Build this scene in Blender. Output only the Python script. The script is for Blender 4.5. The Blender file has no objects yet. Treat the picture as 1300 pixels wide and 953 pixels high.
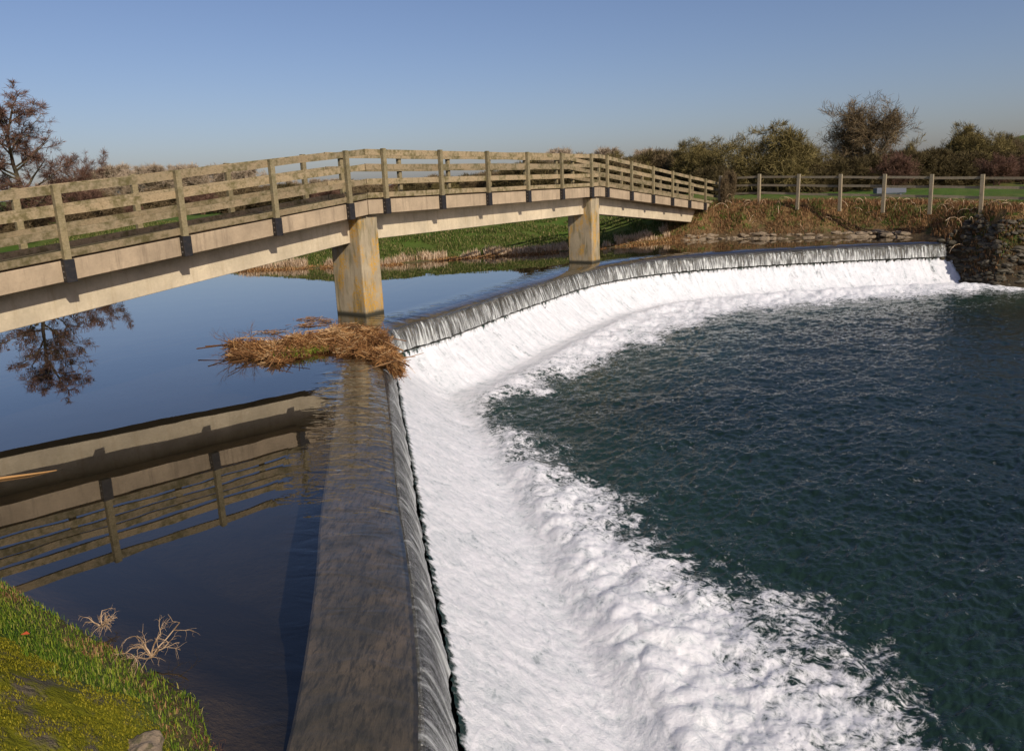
import bpy, math, random
import numpy as np
from math import sin, cos, pi, radians
rng = np.random.default_rng(7)
random.seed(7)
scene = bpy.context.scene
col = scene.collection
Cl = col.objects

# ------------------------------------------------------------------ frame of the bridge
AZ = .5979
D = np.array([sin(AZ), cos(AZ)])          # along the bridge, away from the near bank
N = np.array([cos(AZ), -sin(AZ)])         # across the bridge, downstream
def sn(s, n, z=0.0):
    p = D * s + N * n
    return (float(p[0]), float(p[1]), float(z))
OUT = -11.92                               # n of the downstream post plane
POOL = -1.7                                # level of the lower pool

# ------------------------------------------------------------------ noise
_perm = np.random.default_rng(3).permutation(256)
_perm = np.concatenate([_perm, _perm])
_g = np.random.default_rng(4).uniform(0, 2 * pi, 256)
_gx, _gy = np.cos(_g), np.sin(_g)
def perlin(x, y):
    x = np.asarray(x, float); y = np.asarray(y, float)
    xi = np.floor(x).astype(int); yi = np.floor(y).astype(int)
    xf = x - xi; yf = y - yi
    u = xf * xf * xf * (xf * (xf * 6 - 15) + 10); v = yf * yf * yf * (yf * (yf * 6 - 15) + 10)
    def gr(ix, iy, dx, dy):
        h = _perm[(_perm[ix & 255] + iy) & 255]
        return _gx[h] * dx + _gy[h] * dy
    a = gr(xi, yi, xf, yf); b = gr(xi + 1, yi, xf - 1, yf)
    c = gr(xi, yi + 1, xf, yf - 1); d = gr(xi + 1, yi + 1, xf - 1, yf - 1)
    return (a + u * (b - a) + v * ((c + u * (d - c)) - (a + u * (b - a)))) * 1.5
def fbm(x, y, o=4, k=.5):
    r = 0; a = 1; t = 0
    for i in range(o):
        r = r + a * perlin(x * 2 ** i + 17.3 * i, y * 2 ** i - 9.1 * i); t += a; a *= k
    return r / t
def sstep(a, b, x):
    t = np.clip((x - a) / (b - a), 0, 1); return t * t * (3 - 2 * t)

# ------------------------------------------------------------------ object helpers
def tag(o, label=None, cat=None, group=None, kind=None):
    if label: o['label'] = label
    if cat: o['category'] = cat
    if group: o['group'] = group
    if kind: o['kind'] = kind
    return o
def thing(name, label, cat, loc=(0, 0, 0), rz=0, group=None):
    o = bpy.data.objects.new(name, None); Cl.link(o)
    o.location = loc; o.rotation_euler = (0, 0, rz)
    return tag(o, label, cat, group)
def mesh_np(name, V, F, mat=None, parent=None, smooth=False, attrs=None, uv=None, up=False):
    """V (n,3); F a list of (m,k) index arrays"""
    V = np.asarray(V, np.float32)
    F = [np.asarray(f, np.int32) for f in F if len(f)]
    me = bpy.data.meshes.new(name)
    me.vertices.add(len(V)); me.vertices.foreach_set('co', V.ravel())
    li = np.concatenate([f.ravel() for f in F])
    tot = np.concatenate([np.full(len(f), f.shape[1], np.int32) for f in F])
    st = np.concatenate([[0], np.cumsum(tot)[:-1]]).astype(np.int32)
    me.loops.add(len(li)); me.loops.foreach_set('vertex_index', li)
    me.polygons.add(len(tot)); me.polygons.foreach_set('loop_start', st)
    me.polygons.foreach_set('loop_total', tot)
    me.polygons.foreach_set('use_smooth', np.full(len(tot), bool(smooth)))
    me.update(calc_edges=True)
    if attrs:
        for k, a in attrs.items():
            at = me.attributes.new(k, 'FLOAT', 'POINT')
            at.data.foreach_set('value', np.asarray(a, np.float32))
    if uv is not None:
        l = me.uv_layers.new(name='UVMap')
        l.data.foreach_set('uv', np.asarray(uv, np.float32)[li].ravel())
    me.validate()
    if up:
        nz = np.zeros(len(me.polygons) * 3, np.float32); me.polygons.foreach_get('normal', nz)
        if nz[2::3].mean() < 0: me.flip_normals()
    if mat: me.materials.append(mat)
    o = bpy.data.objects.new(name, me); Cl.link(o)
    if parent is not None: o.parent = parent
    return o
class MB:
    def __init__(s): s.v = []; s.q = []; s.t = []
    def box(s, c, x, y, z):
        """centre and three half-extent vectors"""
        c, x, y, z = (np.asarray(a, float) for a in (c, x, y, z))
        b = len(s.v)
        for i in (-1, 1):
            for j in (-1, 1):
                for k in (-1, 1): s.v.append(c + i * x + j * y + k * z)
        for f in ((0, 1, 3, 2), (4, 6, 7, 5), (0, 4, 5, 1), (2, 3, 7, 6), (0, 2, 6, 4), (1, 5, 7, 3)):
            s.q.append([b + i for i in f])
        return s
    def bar(s, p, q, side, w, h, up=(0, 0, 1)):
        """bar from p to q, width w along side, height h along up"""
        p = np.asarray(p, float); q = np.asarray(q, float)
        return s.box((p + q) / 2, (q - p) / 2, np.asarray(side, float) * w / 2, np.asarray(up, float) * h / 2)
    def build(s, name, mat, parent=None, bevel=0, smooth=False):
        o = mesh_np(name, np.array(s.v), [np.array(s.q).reshape(-1, 4), np.array(s.t).reshape(-1, 3)], mat, parent, smooth)
        if bevel:
            m = o.modifiers.new('bevel', 'BEVEL'); m.width = bevel; m.segments = 2; m.limit_method = 'ANGLE'
        return o
def tubes(P0, P1, R0, R1, n=4):
    """many tapered prisms at once -> V, quads"""
    P0 = np.asarray(P0, float); P1 = np.asarray(P1, float); R0 = np.asarray(R0, float); R1 = np.asarray(R1, float)
    d = P1 - P0; L = np.linalg.norm(d, axis=1, keepdims=True); d = d / np.maximum(L, 1e-9)
    ref = np.where(np.abs(d[:, 2:3]) > .9, np.array([[1., 0, 0]]), np.array([[0, 0, 1.]]))
    a = np.cross(d, ref); a /= np.linalg.norm(a, axis=1, keepdims=True); b = np.cross(d, a)
    m = len(P0); V = np.zeros((m, 2 * n, 3))
    for k in range(n):
        t = 2 * pi * k / n; o = a * cos(t) + b * sin(t)
        V[:, k] = P0 + o * R0[:, None]; V[:, n + k] = P1 + o * R1[:, None]
    F = []
    base = (np.arange(m) * 2 * n)[:, None]
    for k in range(n):
        j = (k + 1) % n
        F.append(base + np.array([[k, j, n + j, n + k]]))
    return V.reshape(-1, 3), np.concatenate(F)
def blades(R, H, W, lean, az, curl=.5):
    """grass-like blades: R roots (n,3)"""
    n = len(R); H = H[:, None]; W = W[:, None]
    dirv = np.stack([np.cos(az), np.sin(az), np.zeros(n)], 1)
    side = np.stack([-np.sin(az), np.cos(az), np.zeros(n)], 1)
    ln = lean[:, None]
    up = np.array([[0, 0, 1.]])
    m = R + up * H * .55 * np.cos(ln * .6) + dirv * H * .55 * np.sin(ln * .6)
    t = m + up * H * .45 * np.cos(ln * (1 + curl)) + dirv * H * .45 * np.sin(ln * (1 + curl))
    V = np.stack([R - side * W / 2, R + side * W / 2, m - side * W * .4, m + side * W * .4, t], 1).reshape(-1, 3)
    b = (np.arange(n) * 5)[:, None]
    return V, b + np.array([[0, 1, 3, 2]]), b + np.array([[2, 3, 4]])

# ------------------------------------------------------------------ materials
def nodes(name):
    m = bpy.data.materials.new(name); m.use_nodes = True
    nt = m.node_tree; b = nt.nodes['Principled BSDF']
    return m, nt, b
def nn(nt, t, **k):
    n = nt.nodes.new(t)
    for a, v in k.items(): setattr(n, a, v)
    return n
def noise(nt, vec, scale, detail=4, rough=.55, dist=0):
    n = nn(nt, 'ShaderNodeTexNoise'); n.inputs['Scale'].default_value = scale
    n.inputs['Detail'].default_value = detail; n.inputs['Roughness'].default_value = rough
    n.inputs['Distortion'].default_value = dist
    if vec is not None: nt.links.new(vec, n.inputs['Vector'])
    return n.outputs['Fac']
def ramp(nt, fac, stops):
    r = nn(nt, 'ShaderNodeValToRGB')
    e = r.color_ramp.elements
    while len(e) > 1: e.remove(e[-1])
    for i, (p, c) in enumerate(stops):
        if i == 0: x = e[0]; x.position = p
        else: x = e.new(p)
        if not hasattr(c, '__len__'): c = (c, c, c)
        x.color = (*c, 1)
    nt.links.new(fac, r.inputs['Fac'])
    return r.outputs['Color']
def mix(nt, fac, a, b, mode='MIX'):
    n = nn(nt, 'ShaderNodeMix', data_type='RGBA', blend_type=mode)
    for s, v in (('Factor', fac), ('A', a), ('B', b)):
        i = n.inputs[s] if s != 'Factor' else n.inputs[0]
        if s == 'A': i = n.inputs[6]
        if s == 'B': i = n.inputs[7]
        if isinstance(v, bpy.types.NodeSocket): nt.links.new(v, i)
        elif s == 'Factor': i.default_value = v
        else: i.default_value = (*v, 1)
    return n.outputs[2]
def mathn(nt, op, a, b=None, c=None, clamp=False):
    n = nn(nt, 'ShaderNodeMath', operation=op); n.use_clamp = clamp
    for i, v in enumerate((a, b, c)):
        if v is None: continue
        if isinstance(v, bpy.types.NodeSocket): nt.links.new(v, n.inputs[i])
        else: n.inputs[i].default_value = v
    return n.outputs[0]
def objv(nt, scale=(1, 1, 1), rot=(0, 0, 0)):
    t = nn(nt, 'ShaderNodeTexCoord'); m = nn(nt, 'ShaderNodeMapping')
    m.inputs['Scale'].default_value = scale; m.inputs['Rotation'].default_value = rot
    nt.links.new(t.outputs['Object'], m.inputs['Vector'])
    return m.outputs['Vector']
def attr(nt, name):
    a = nn(nt, 'ShaderNodeAttribute'); a.attribute_name = name
    return a.outputs['Fac']
def bump(nt, b, h, strength=.4, dist=.02):
    n = nn(nt, 'ShaderNodeBump'); n.inputs['Strength'].default_value = strength
    n.inputs['Distance'].default_value = dist
    nt.links.new(h, n.inputs['Height']); nt.links.new(n.outputs['Normal'], b.inputs['Normal'])
    return n
def normal_z(nt):
    g = nn(nt, 'ShaderNodeNewGeometry'); s = nn(nt, 'ShaderNodeSeparateXYZ')
    nt.links.new(g.outputs['Normal'], s.inputs[0]); return s.outputs['Z']
def pos_z(nt):
    g = nn(nt, 'ShaderNodeNewGeometry'); s = nn(nt, 'ShaderNodeSeparateXYZ')
    nt.links.new(g.outputs['Position'], s.inputs[0]); return s.outputs['Z']

def concrete(name, base, dark, stain=.5, lichen=0, rough=.9):
    m, nt, b = nodes(name)
    v = objv(nt)
    n1 = noise(nt, v, 1.3, 6, .65); n2 = noise(nt, v, 22, 5, .7)
    c = mix(nt, ramp(nt, n1, [(.35, 0), (.7, 1)]), base, tuple(x * .62 for x in base))
    vs = objv(nt, (5, 5, .5))
    st = noise(nt, vs, 1.6, 6, .7)
    c = mix(nt, mathn(nt, 'MULTIPLY', ramp(nt, st, [(.52, 0), (.72, 1)]), stain), c, dark)
    c = mix(nt, mathn(nt, 'MULTIPLY', ramp(nt, n2, [(.45, 0), (.75, 1)]), .35), c, tuple(x * .55 for x in base))
    if lichen:
        l1 = noise(nt, objv(nt, (1, 1, .5)), 3.2, 3, .6); l2 = noise(nt, v, 26, 4, .7)
        lm = mathn(nt, 'MULTIPLY', ramp(nt, l1, [(.47, 0), (.6, 1)]), ramp(nt, l2, [(.42, 0), (.56, 1)]))
        c = mix(nt, mathn(nt, 'MULTIPLY', lm, lichen), c, (.52, .27, .02))
        g1 = noise(nt, objv(nt, (2, 2, .35)), 3.4, 4, .6)
        c = mix(nt, mathn(nt, 'MULTIPLY', ramp(nt, g1, [(.52, 0), (.66, 1)]), .55), c, (.10, .09, .03))
        z = pos_z(nt)
        c = mix(nt, ramp(nt, mathn(nt, 'ADD', z, mathn(nt, 'MULTIPLY', n2, .06)), [(.06, 1), (.13, 0)]), c, (.05, .045, .03))
    nt.links.new(c, b.inputs['Base Color']); b.inputs['Roughness'].default_value = rough
    b.inputs['Specular IOR Level'].default_value = .25
    bump(nt, b, mathn(nt, 'ADD', n2, mathn(nt, 'MULTIPLY', n1, .6)), .35, .015)
    return m
def timber(name, base, mossy=.5, grey=(.30, .27, .19)):
    m, nt, b = nodes(name)
    v = objv(nt)
    rot = objv(nt, (1.2, 14, 30), (0, 0, -(pi / 2 - AZ)))
    gr = noise(nt, rot, 2.2, 6, .65, .4)
    n1 = noise(nt, v, 2.1, 5, .6); n2 = noise(nt, v, 11, 5, .7)
    c = mix(nt, ramp(nt, gr, [(.35, 0), (.65, 1)]), base, tuple(x * .62 for x in base))
    c = mix(nt, ramp(nt, n1, [(.4, 0), (.68, .8)]), c, grey)
    mo = mathn(nt, 'ADD', mathn(nt, 'MULTIPLY', mathn(nt, 'ADD', n1, n2), .5), mathn(nt, 'MULTIPLY', normal_z(nt), .14))
    c = mix(nt, mathn(nt, 'MULTIPLY', ramp(nt, mo, [(.47, 0), (.60, 1)]), mossy), c, (.075, .066, .014))
    oi = nn(nt, 'ShaderNodeObjectInfo'); lo = noise(nt, v, .8, 2, .5)
    c = mix(nt, 1.0, c, ramp(nt, mathn(nt, 'MULTIPLY', mathn(nt, 'ADD', oi.outputs['Random'], lo), .5), [(.15, (.70, .66, .60)), (.5, (.98, .95, .90)), (.85, (1.18, 1.10, 1.0))]), 'MULTIPLY')
    c = mix(nt, mathn(nt, 'MULTIPLY', ramp(nt, n2, [(.58, 0), (.7, 1)]), .5), c, (.14, .11, .06))
    nt.links.new(c, b.inputs['Base Color']); b.inputs['Roughness'].default_value = .85
    b.inputs['Specular IOR Level'].default_value = .25
    bump(nt, b, gr, .5, .006)
    return m
M = {}
M['fascia'] = concrete('fascia_concrete', (.46, .35, .23), (.20, .15, .10), .9)
M['beam'] = concrete('beam_concrete', (.64, .53, .365), (.36, .27, .16), .55)
M['pier'] = concrete('pier_concrete', (.44, .355, .23), (.15, .115, .065), .75, lichen=.9)
M['abut'] = concrete('abutment_concrete', (.36, .27, .18), (.15, .11, .07), .6)
M['soffit'] = M['fascia']
M['timber'] = timber('weathered_timber', (.37, .29, .18), .8, (.29, .25, .17))
M['post'] = timber('post_timber', (.29, .24, .14), .6, (.25, .22, .145))
M['fence'] = timber('fence_timber', (.34, .28, .19), .3, (.32, .29, .22))
m, nt, b = nodes('black_bracket')
v = objv(nt); c = mix(nt, ramp(nt, noise(nt, v, 14, 4), [(.5, 0), (.75, .6)]), (.012, .011, .012), (.06, .045, .035))
nt.links.new(c, b.inputs['Base Color']); b.inputs['Roughness'].default_value = .55; M['bracket'] = m
m, nt, b = nodes('bolt_steel'); b.inputs['Base Color'].default_value = (.16, .14, .12, 1); b.inputs['Metallic'].default_value = .3
b.inputs['Roughness'].default_value = .5; M['bolt'] = m

# wet concrete of the weir (stained, algae)
m, nt, b = nodes('wet_weir_concrete')
v = objv(nt); n1 = noise(nt, v, 3.0, 6, .65); n2 = noise(nt, objv(nt, (9, 2.2, 3)), 2.5, 6, .75, .3)
c = mix(nt, ramp(nt, n1, [(.35, 0), (.62, 1)]), (.215, .165, .115), (.10, .085, .058))
c = mix(nt, ramp(nt, n2, [(.46, 0), (.62, .9)]), c, (.05, .045, .028))
nt.links.new(c, b.inputs['Base Color']); b.inputs['Roughness'].default_value = .6
bump(nt, b, n2, .5, .02); M['weir'] = m

# upstream water: mirror over a murky body
def fresnel_mix(nt, bodyshader, bumpn, ior=1.33, rough=0.0, pw=5.0):
    g_ = nn(nt, 'ShaderNodeNewGeometry'); dt = nn(nt, 'ShaderNodeVectorMath', operation='DOT_PRODUCT')
    nt.links.new(g_.outputs['Incoming'], dt.inputs[0])
    if bumpn is not None: nt.links.new(bumpn.outputs['Normal'], dt.inputs[1])
    else: nt.links.new(g_.outputs['Normal'], dt.inputs[1])
    c_ = mathn(nt, 'SUBTRACT', 1.0, mathn(nt, 'ABSOLUTE', dt.outputs['Value']), clamp=True)
    f0 = ((ior - 1) / (ior + 1)) ** 2
    fz = mathn(nt, 'MULTIPLY_ADD', mathn(nt, 'POWER', c_, pw), 1 - f0, f0, clamp=True)
    gl = nn(nt, 'ShaderNodeBsdfGlossy'); gl.inputs['Roughness'].default_value = rough
    gl.inputs['Color'].default_value = (1, 1, 1, 1)
    mx = nn(nt, 'ShaderNodeMixShader')
    nt.links.new(fz, mx.inputs[0]); nt.links.new(bodyshader, mx.inputs[1]); nt.links.new(gl.outputs[0], mx.inputs[2])
    if bumpn is not None:
        nt.links.new(bumpn.outputs['Normal'], gl.inputs['Normal'])
    nt.links.new(mx.outputs[0], nt.nodes['Material Output'].inputs['Surface'])
    return mx
m, nt, b = nodes('still_water'); nt.nodes.remove(b)
tr = nn(nt, 'ShaderNodeBsdfTransparent'); tr.inputs['Color'].default_value = (.78, .76, .68, 1)
v = objv(nt)
r = attr(nt, 'ripple')
h1 = noise(nt, v, 1.1, 2, .4); h2 = noise(nt, objv(nt, (1, 2.0, 1), (0, 0, .12)), 2.3, 2, .5, .6); h3 = noise(nt, v, 16, 2, .5)
hh = mathn(nt, 'ADD', mathn(nt, 'MULTIPLY', h1, .035), mathn(nt, 'MULTIPLY', mathn(nt, 'ADD', mathn(nt, 'MULTIPLY', h2, .9), mathn(nt, 'MULTIPLY', h3, .10)), r))
bn = nn(nt, 'ShaderNodeBump'); bn.inputs['Strength'].default_value = 1.0; bn.inputs['Distance'].default_value = .05
nt.links.new(hh, bn.inputs['Height'])
fresnel_mix(nt, tr.outputs[0], bn, 1.68, 0.0, 4.0)
M['water'] = m

# falling glassy nappe: streaked along the flow
m, nt, b = nodes('glassy_nappe'); nt.nodes.remove(b)
tc = nn(nt, 'ShaderNodeTexCoord'); mp = nn(nt, 'ShaderNodeMapping'); nt.links.new(tc.outputs['UV'], mp.inputs['Vector'])
mp.inputs['Scale'].default_value = (17, 1.3, 1)
s1 = noise(nt, mp.outputs[0], 1.0, 5, .65, .2)
mp2 = nn(nt, 'ShaderNodeMapping'); nt.links.new(tc.outputs['UV'], mp2.inputs['Vector']); mp2.inputs['Scale'].default_value = (5, .6, 1)
s2 = noise(nt, mp2.outputs[0], 1.0, 3, .6, .3)
tr = nn(nt, 'ShaderNodeBsdfTransparent'); tr.inputs['Color'].default_value = (.42, .42, .36, 1)
df = nn(nt, 'ShaderNodeBsdfDiffuse'); df.inputs['Color'].default_value = (.60, .61, .58, 1)
mb = nn(nt, 'ShaderNodeMixShader')
sp = nn(nt, 'ShaderNodeSeparateXYZ'); nt.links.new(tc.outputs['UV'], sp.inputs[0])
fo = mathn(nt, 'ADD', mathn(nt, 'MULTIPLY', s1, .75), mathn(nt, 'MULTIPLY', s2, .4))
fo = mathn(nt, 'ADD', fo, mathn(nt, 'MULTIPLY', sp.outputs['Y'], .16))
nt.links.new(ramp(nt, fo, [(.60, .02), (.70, .30), (.80, .85)]), mb.inputs[0])
nt.links.new(tr.outputs[0], mb.inputs[1]); nt.links.new(df.outputs[0], mb.inputs[2])
bn = nn(nt, 'ShaderNodeBump'); bn.inputs['Strength'].default_value = 1; bn.inputs['Distance'].default_value = .06
nt.links.new(s1, bn.inputs['Height'])
fresnel_mix(nt, mb.outputs[0], bn, 1.45, .12)
M['nappe'] = m

# lower pool + foam
m, nt, b = nodes('pool_and_foam')
v = objv(nt); f = attr(nt, 'foam')
k1 = noise(nt, v, 3.2, 7, .66, 1.6); k2 = noise(nt, v, 15, 5, .65, .6); k3 = noise(nt, v, 85, 3, .65)
cb = nn(nt, 'ShaderNodeCombineXYZ'); nt.links.new(mathn(nt, 'MULTIPLY', attr(nt, 'fu'), 5.0), cb.inputs[0]); nt.links.new(mathn(nt, 'MULTIPLY', attr(nt, 'fv'), 1.5), cb.inputs[1])
ks = noise(nt, cb.outputs[0], 1.0, 7, .70, .9)
sl = attr(nt, 'slope')
rg = mathn(nt, 'MULTIPLY', mathn(nt, 'ABSOLUTE', mathn(nt, 'SUBTRACT', noise(nt, v, 5.5, 4, .6, 1.8), .5)), 3.2)
kk = mathn(nt, 'ADD', mathn(nt, 'MULTIPLY', k1, .62), mathn(nt, 'MULTIPLY', k2, .30))
kk = mathn(nt, 'ADD', kk, mathn(nt, 'MULTIPLY', mathn(nt, 'SUBTRACT', .5, rg), .22))
kw = mathn(nt, 'ADD', mathn(nt, 'MULTIPLY', kk, mathn(nt, 'SUBTRACT', 1.0, mathn(nt, 'MULTIPLY', sl, .7))), mathn(nt, 'MULTIPLY', ks, mathn(nt, 'MULTIPLY', sl, .7)))
t = mathn(nt, 'ADD', mathn(nt, 'MULTIPLY', mathn(nt, 'SUBTRACT', kw, .5), 4.6), mathn(nt, 'MULTIPLY', f, 2.2))
ff = ramp(nt, mathn(nt, 'MULTIPLY', t, .5), [(.34, 0), (.46, .22), (.58, .68), (.78, 1)])
wb = nn(nt, 'ShaderNodeBsdfPrincipled')
nt.links.new(mix(nt, attr(nt, 'aer'), (.006, .014, .010), (.016, .036, .027)), wb.inputs['Base Color']); wb.inputs['Roughness'].default_value = .07; wb.inputs['IOR'].default_value = 1.33
bw = nn(nt, 'ShaderNodeBump'); bw.inputs['Strength'].default_value = .8; bw.inputs['Distance'].default_value = .035
wn = mathn(nt, 'ADD', noise(nt, objv(nt, (1, 1.5, 1), (0, 0, .5)), 3.6, 5, .56, .5), mathn(nt, 'MULTIPLY', noise(nt, v, 24, 3, .6, .3), .12))
nt.links.new(wn, bw.inputs['Height']); nt.links.new(bw.outputs[0], wb.inputs['Normal'])
fc = mix(nt, ramp(nt, kw, [(.38, 0), (.60, 1)]), (.50, .53, .54), (.79, .77, .775))
nt.links.new(fc, b.inputs['Base Color']); b.inputs['Roughness'].default_value = .5
b.inputs['Subsurface Weight'].default_value = .5; b.inputs['Subsurface Radius'].default_value = (.05, .05, .05); b.inputs['Subsurface Scale'].default_value = 1.0
b.inputs['Specular IOR Level'].default_value = .35
bf = nn(nt, 'ShaderNodeBump'); bf.inputs['Strength'].default_value = .75; bf.inputs['Distance'].default_value = .03
nt.links.new(mathn(nt, 'ADD', mathn(nt, 'MULTIPLY', kk, 1.0), mathn(nt, 'MULTIPLY', k3, .32)), bf.inputs['Height']); nt.links.new(bf.outputs[0], b.inputs['Normal'])
mx = nn(nt, 'ShaderNodeMixShader'); nt.links.new(ff, mx.inputs[0]); nt.links.new(wb.outputs[0], mx.inputs[1]); nt.links.new(b.outputs[0], mx.inputs[2])
nt.links.new(mx.outputs[0], nt.nodes['Material Output'].inputs['Surface'])
M['pool'] = m

# ground
m, nt, b = nodes('ground_cover')
v = objv(nt); n1 = noise(nt, v, .35, 5, .6); n2 = noise(nt, v, 2.3, 6, .7); n3 = noise(nt, v, 14, 5, .7)
green = mix(nt, n3, (.030, .075, .010), (.085, .135, .018))
green = mix(nt, ramp(nt, n1, [(.42, 0), (.65, .7)]), green, (.10, .11, .03))
dead = mix(nt, ramp(nt, n3, [(.35, 0), (.65, 1)]), (.085, .045, .018), (.27, .17, .075))
dead = mix(nt, ramp(nt, n2, [(.52, 0), (.6, 1)]), dead, (.055, .095, .012))
c = mix(nt, attr(nt, 'dead'), green, dead)
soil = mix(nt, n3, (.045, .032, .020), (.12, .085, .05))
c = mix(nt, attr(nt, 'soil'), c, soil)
c = mix(nt, attr(nt, 'bed'), c, mix(nt, n2, (.016, .015, .012), (.045, .035, .024)))  # dark mud of the riverbed, also shade painted on the bank below the weir
moss = mix(nt, n3, (.10, .11, .006), (.20, .175, .012))
stone = mix(nt, n3, (.17, .135, .09), (.07, .055, .035))
ms = mix(nt, ramp(nt, n2, [(.50, 0), (.58, 1)]), moss, stone)
c = mix(nt, attr(nt, 'moss'), c, ms)
nt.links.new(c, b.inputs['Base Color']); b.inputs['Roughness'].default_value = .95; b.inputs['Specular IOR Level'].default_value = .1
bump(nt, b, mathn(nt, 'ADD', n2, n3), .8, .05); M['ground'] = m

def leafmat(name, stops, trans=.3, rough=.8):
    m, nt, b = nodes(name)
    c = ramp(nt, attr(nt, 'rnd'), stops)
    nt.links.new(c, b.inputs['Base Color']); b.inputs['Roughness'].default_value = rough
    b.inputs['Specular IOR Level'].default_value = .15
    if trans:
        t = nn(nt, 'ShaderNodeBsdfTranslucent'); nt.links.new(c, t.inputs['Color'])
        mx = nn(nt, 'ShaderNodeMixShader'); mx.inputs[0].default_value = trans
        nt.links.new(b.outputs[0], mx.inputs[1]); nt.links.new(t.outputs[0], mx.inputs[2])
        nt.links.new(mx.outputs[0], nt.nodes['Material Output'].inputs['Surface'])
    return m
M['grass'] = leafmat('grass_blades', [(0, (.045, .10, .008)), (.5, (.13, .20, .015)), (.85, (.30, .32, .04)), (1, (.34, .27, .10))])
M['grass_far'] = leafmat('winter_grass_blades', [(0, (.05, .075, .014)), (.5, (.11, .145, .028)), (.8, (.20, .195, .06)), (1, (.34, .26, .12))])
M['moss'] = leafmat('moss_tips', [(0, (.10, .10, .006)), (.6, (.24, .21, .012)), (1, (.36, .30, .03))])
M['reed'] = leafmat('dead_reeds', [(0, (.30, .19, .10)), (.5, (.60, .43, .27)), (1, (.78, .62, .44))])
M['dead'] = leafmat('dead_stems', [(0, (.07, .03, .012)), (.5, (.24, .12, .05)), (1, (.42, .25, .12))], .15)
M['raft'] = leafmat('raft_reeds', [(0, (.06, .024, .010)), (.45, (.27, .125, .045)), (.8, (.44, .24, .09)), (1, (.62, .42, .22))], .1)
M['bark_grey'] = leafmat('bark_grey', [(0, (.10, .08, .05)), (1, (.17, .14, .085))], 0)
M['twig_olive'] = leafmat('twig_olive', [(0, (.08, .062, .02)), (.6, (.17, .132, .046)), (1, (.27, .21, .085))], .1)
M['twig_dark'] = leafmat('twig_dark', [(0, (.04, .03, .014)), (.6, (.095, .072, .03)), (1, (.16, .12, .05))], .1)
M['twig_red'] = leafmat('twig_red', [(0, (.085, .042, .030)), (.6, (.165, .088, .060)), (1, (.25, .155, .105))], .1)
M['twig_brown'] = leafmat('twig_brown', [(0, (.09, .06, .03)), (.6, (.17, .12, .062)), (1, (.27, .20, .11))], .1)
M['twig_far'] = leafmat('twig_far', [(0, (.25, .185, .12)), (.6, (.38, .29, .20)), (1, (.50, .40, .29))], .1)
m, nt, b = nodes('rubble_stone')
v = objv(nt); n1 = noise(nt, v, 3, 5, .6); n2 = noise(nt, v, 18, 5, .7)
c = mix(nt, n1, (.30, .22, .145), (.17, .125, .075)); c = mix(nt, ramp(nt, n2, [(.5, 0), (.62, .8)]), c, (.06, .055, .02))
nt.links.new(c, b.inputs['Base Color']); b.inputs['Roughness'].default_value = .85; bump(nt, b, n2, .5, .02); M['stone'] = m
m, nt, b = nodes('black_wet_step'); b.inputs['Base Color'].default_value = (.018, .017, .013, 1); b.inputs['Roughness'].default_value = .35; M['step'] = m
m, nt, b = nodes('shaded_rubble')
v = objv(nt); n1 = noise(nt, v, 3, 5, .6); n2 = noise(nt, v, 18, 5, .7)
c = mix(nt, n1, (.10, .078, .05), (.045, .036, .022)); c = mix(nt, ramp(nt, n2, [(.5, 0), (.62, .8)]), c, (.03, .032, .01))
nt.links.new(c, b.inputs['Base Color']); b.inputs['Roughness'].default_value = .7; bump(nt, b, n2, .5, .02); M['shaded_stone'] = m  # rubble stone in darker colours, painting in the shade on the wall
m, nt, b = nodes('galvanised_trough'); b.inputs['Base Color'].default_value = (.11, .12, .15, 1); b.inputs['Roughness'].default_value = .5; M['trough'] = m
m, nt, b = nodes('red_leaf'); b.inputs['Base Color'].default_value = (.42, .07, .02, 1); M['leaf'] = m

# ------------------------------------------------------------------ weir lip (plan curve, near end to far end)
LP = np.array([(-.40, 1.2), (-.50, 2.3), (-.64, 3.74), (-.91, 5.29), (-1.15, 6.4), (-1.43, 7.89), (-1.75, 9.6), (-2.08, 11.27), (-2.45, 13.3), (-2.70, 14.6),
               (-2.45, 15.6), (-1.75, 16.6), (-.95, 18.1), (-.1, 19.8), (1.2, 22.1), (2.2, 23.8), (3.45, 25.3), (4.9, 26.5), (6.6, 27.3), (9.2, 27.95), (12.5, 28.35), (14.6, 28.45), (17.1, 28.4)])
def catmull(P, k):
    Q = []
    E = np.vstack([2 * P[0] - P[1], P, 2 * P[-1] - P[-2]])
    for i in range(1, len(E) - 2):
        for j in range(k):
            t = j / k
            Q.append(.5 * ((2 * E[i]) + (-E[i - 1] + E[i + 1]) * t + (2 * E[i - 1] - 5 * E[i] + 4 * E[i + 1] - E[i + 2]) * t * t + (-E[i - 1] + 3 * E[i] - 3 * E[i + 1] + E[i + 2]) * t ** 3))
    Q.append(E[-2]); return np.array(Q)
LIP = catmull(LP, 4)
def resample(P, n):
    s = np.concatenate([[0], np.cumsum(np.linalg.norm(np.diff(P, axis=0), axis=1))])
    t = np.linspace(0, s[-1], n)
    return np.stack([np.interp(t, s, P[:, 0]), np.interp(t, s, P[:, 1])], 1), t
def normals(P):
    d = np.gradient(P, axis=0); d /= np.linalg.norm(d, axis=1, keepdims=True)
    return np.stack([d[:, 1], -d[:, 0]], 1)     # towards downstream (right of travel)
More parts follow.
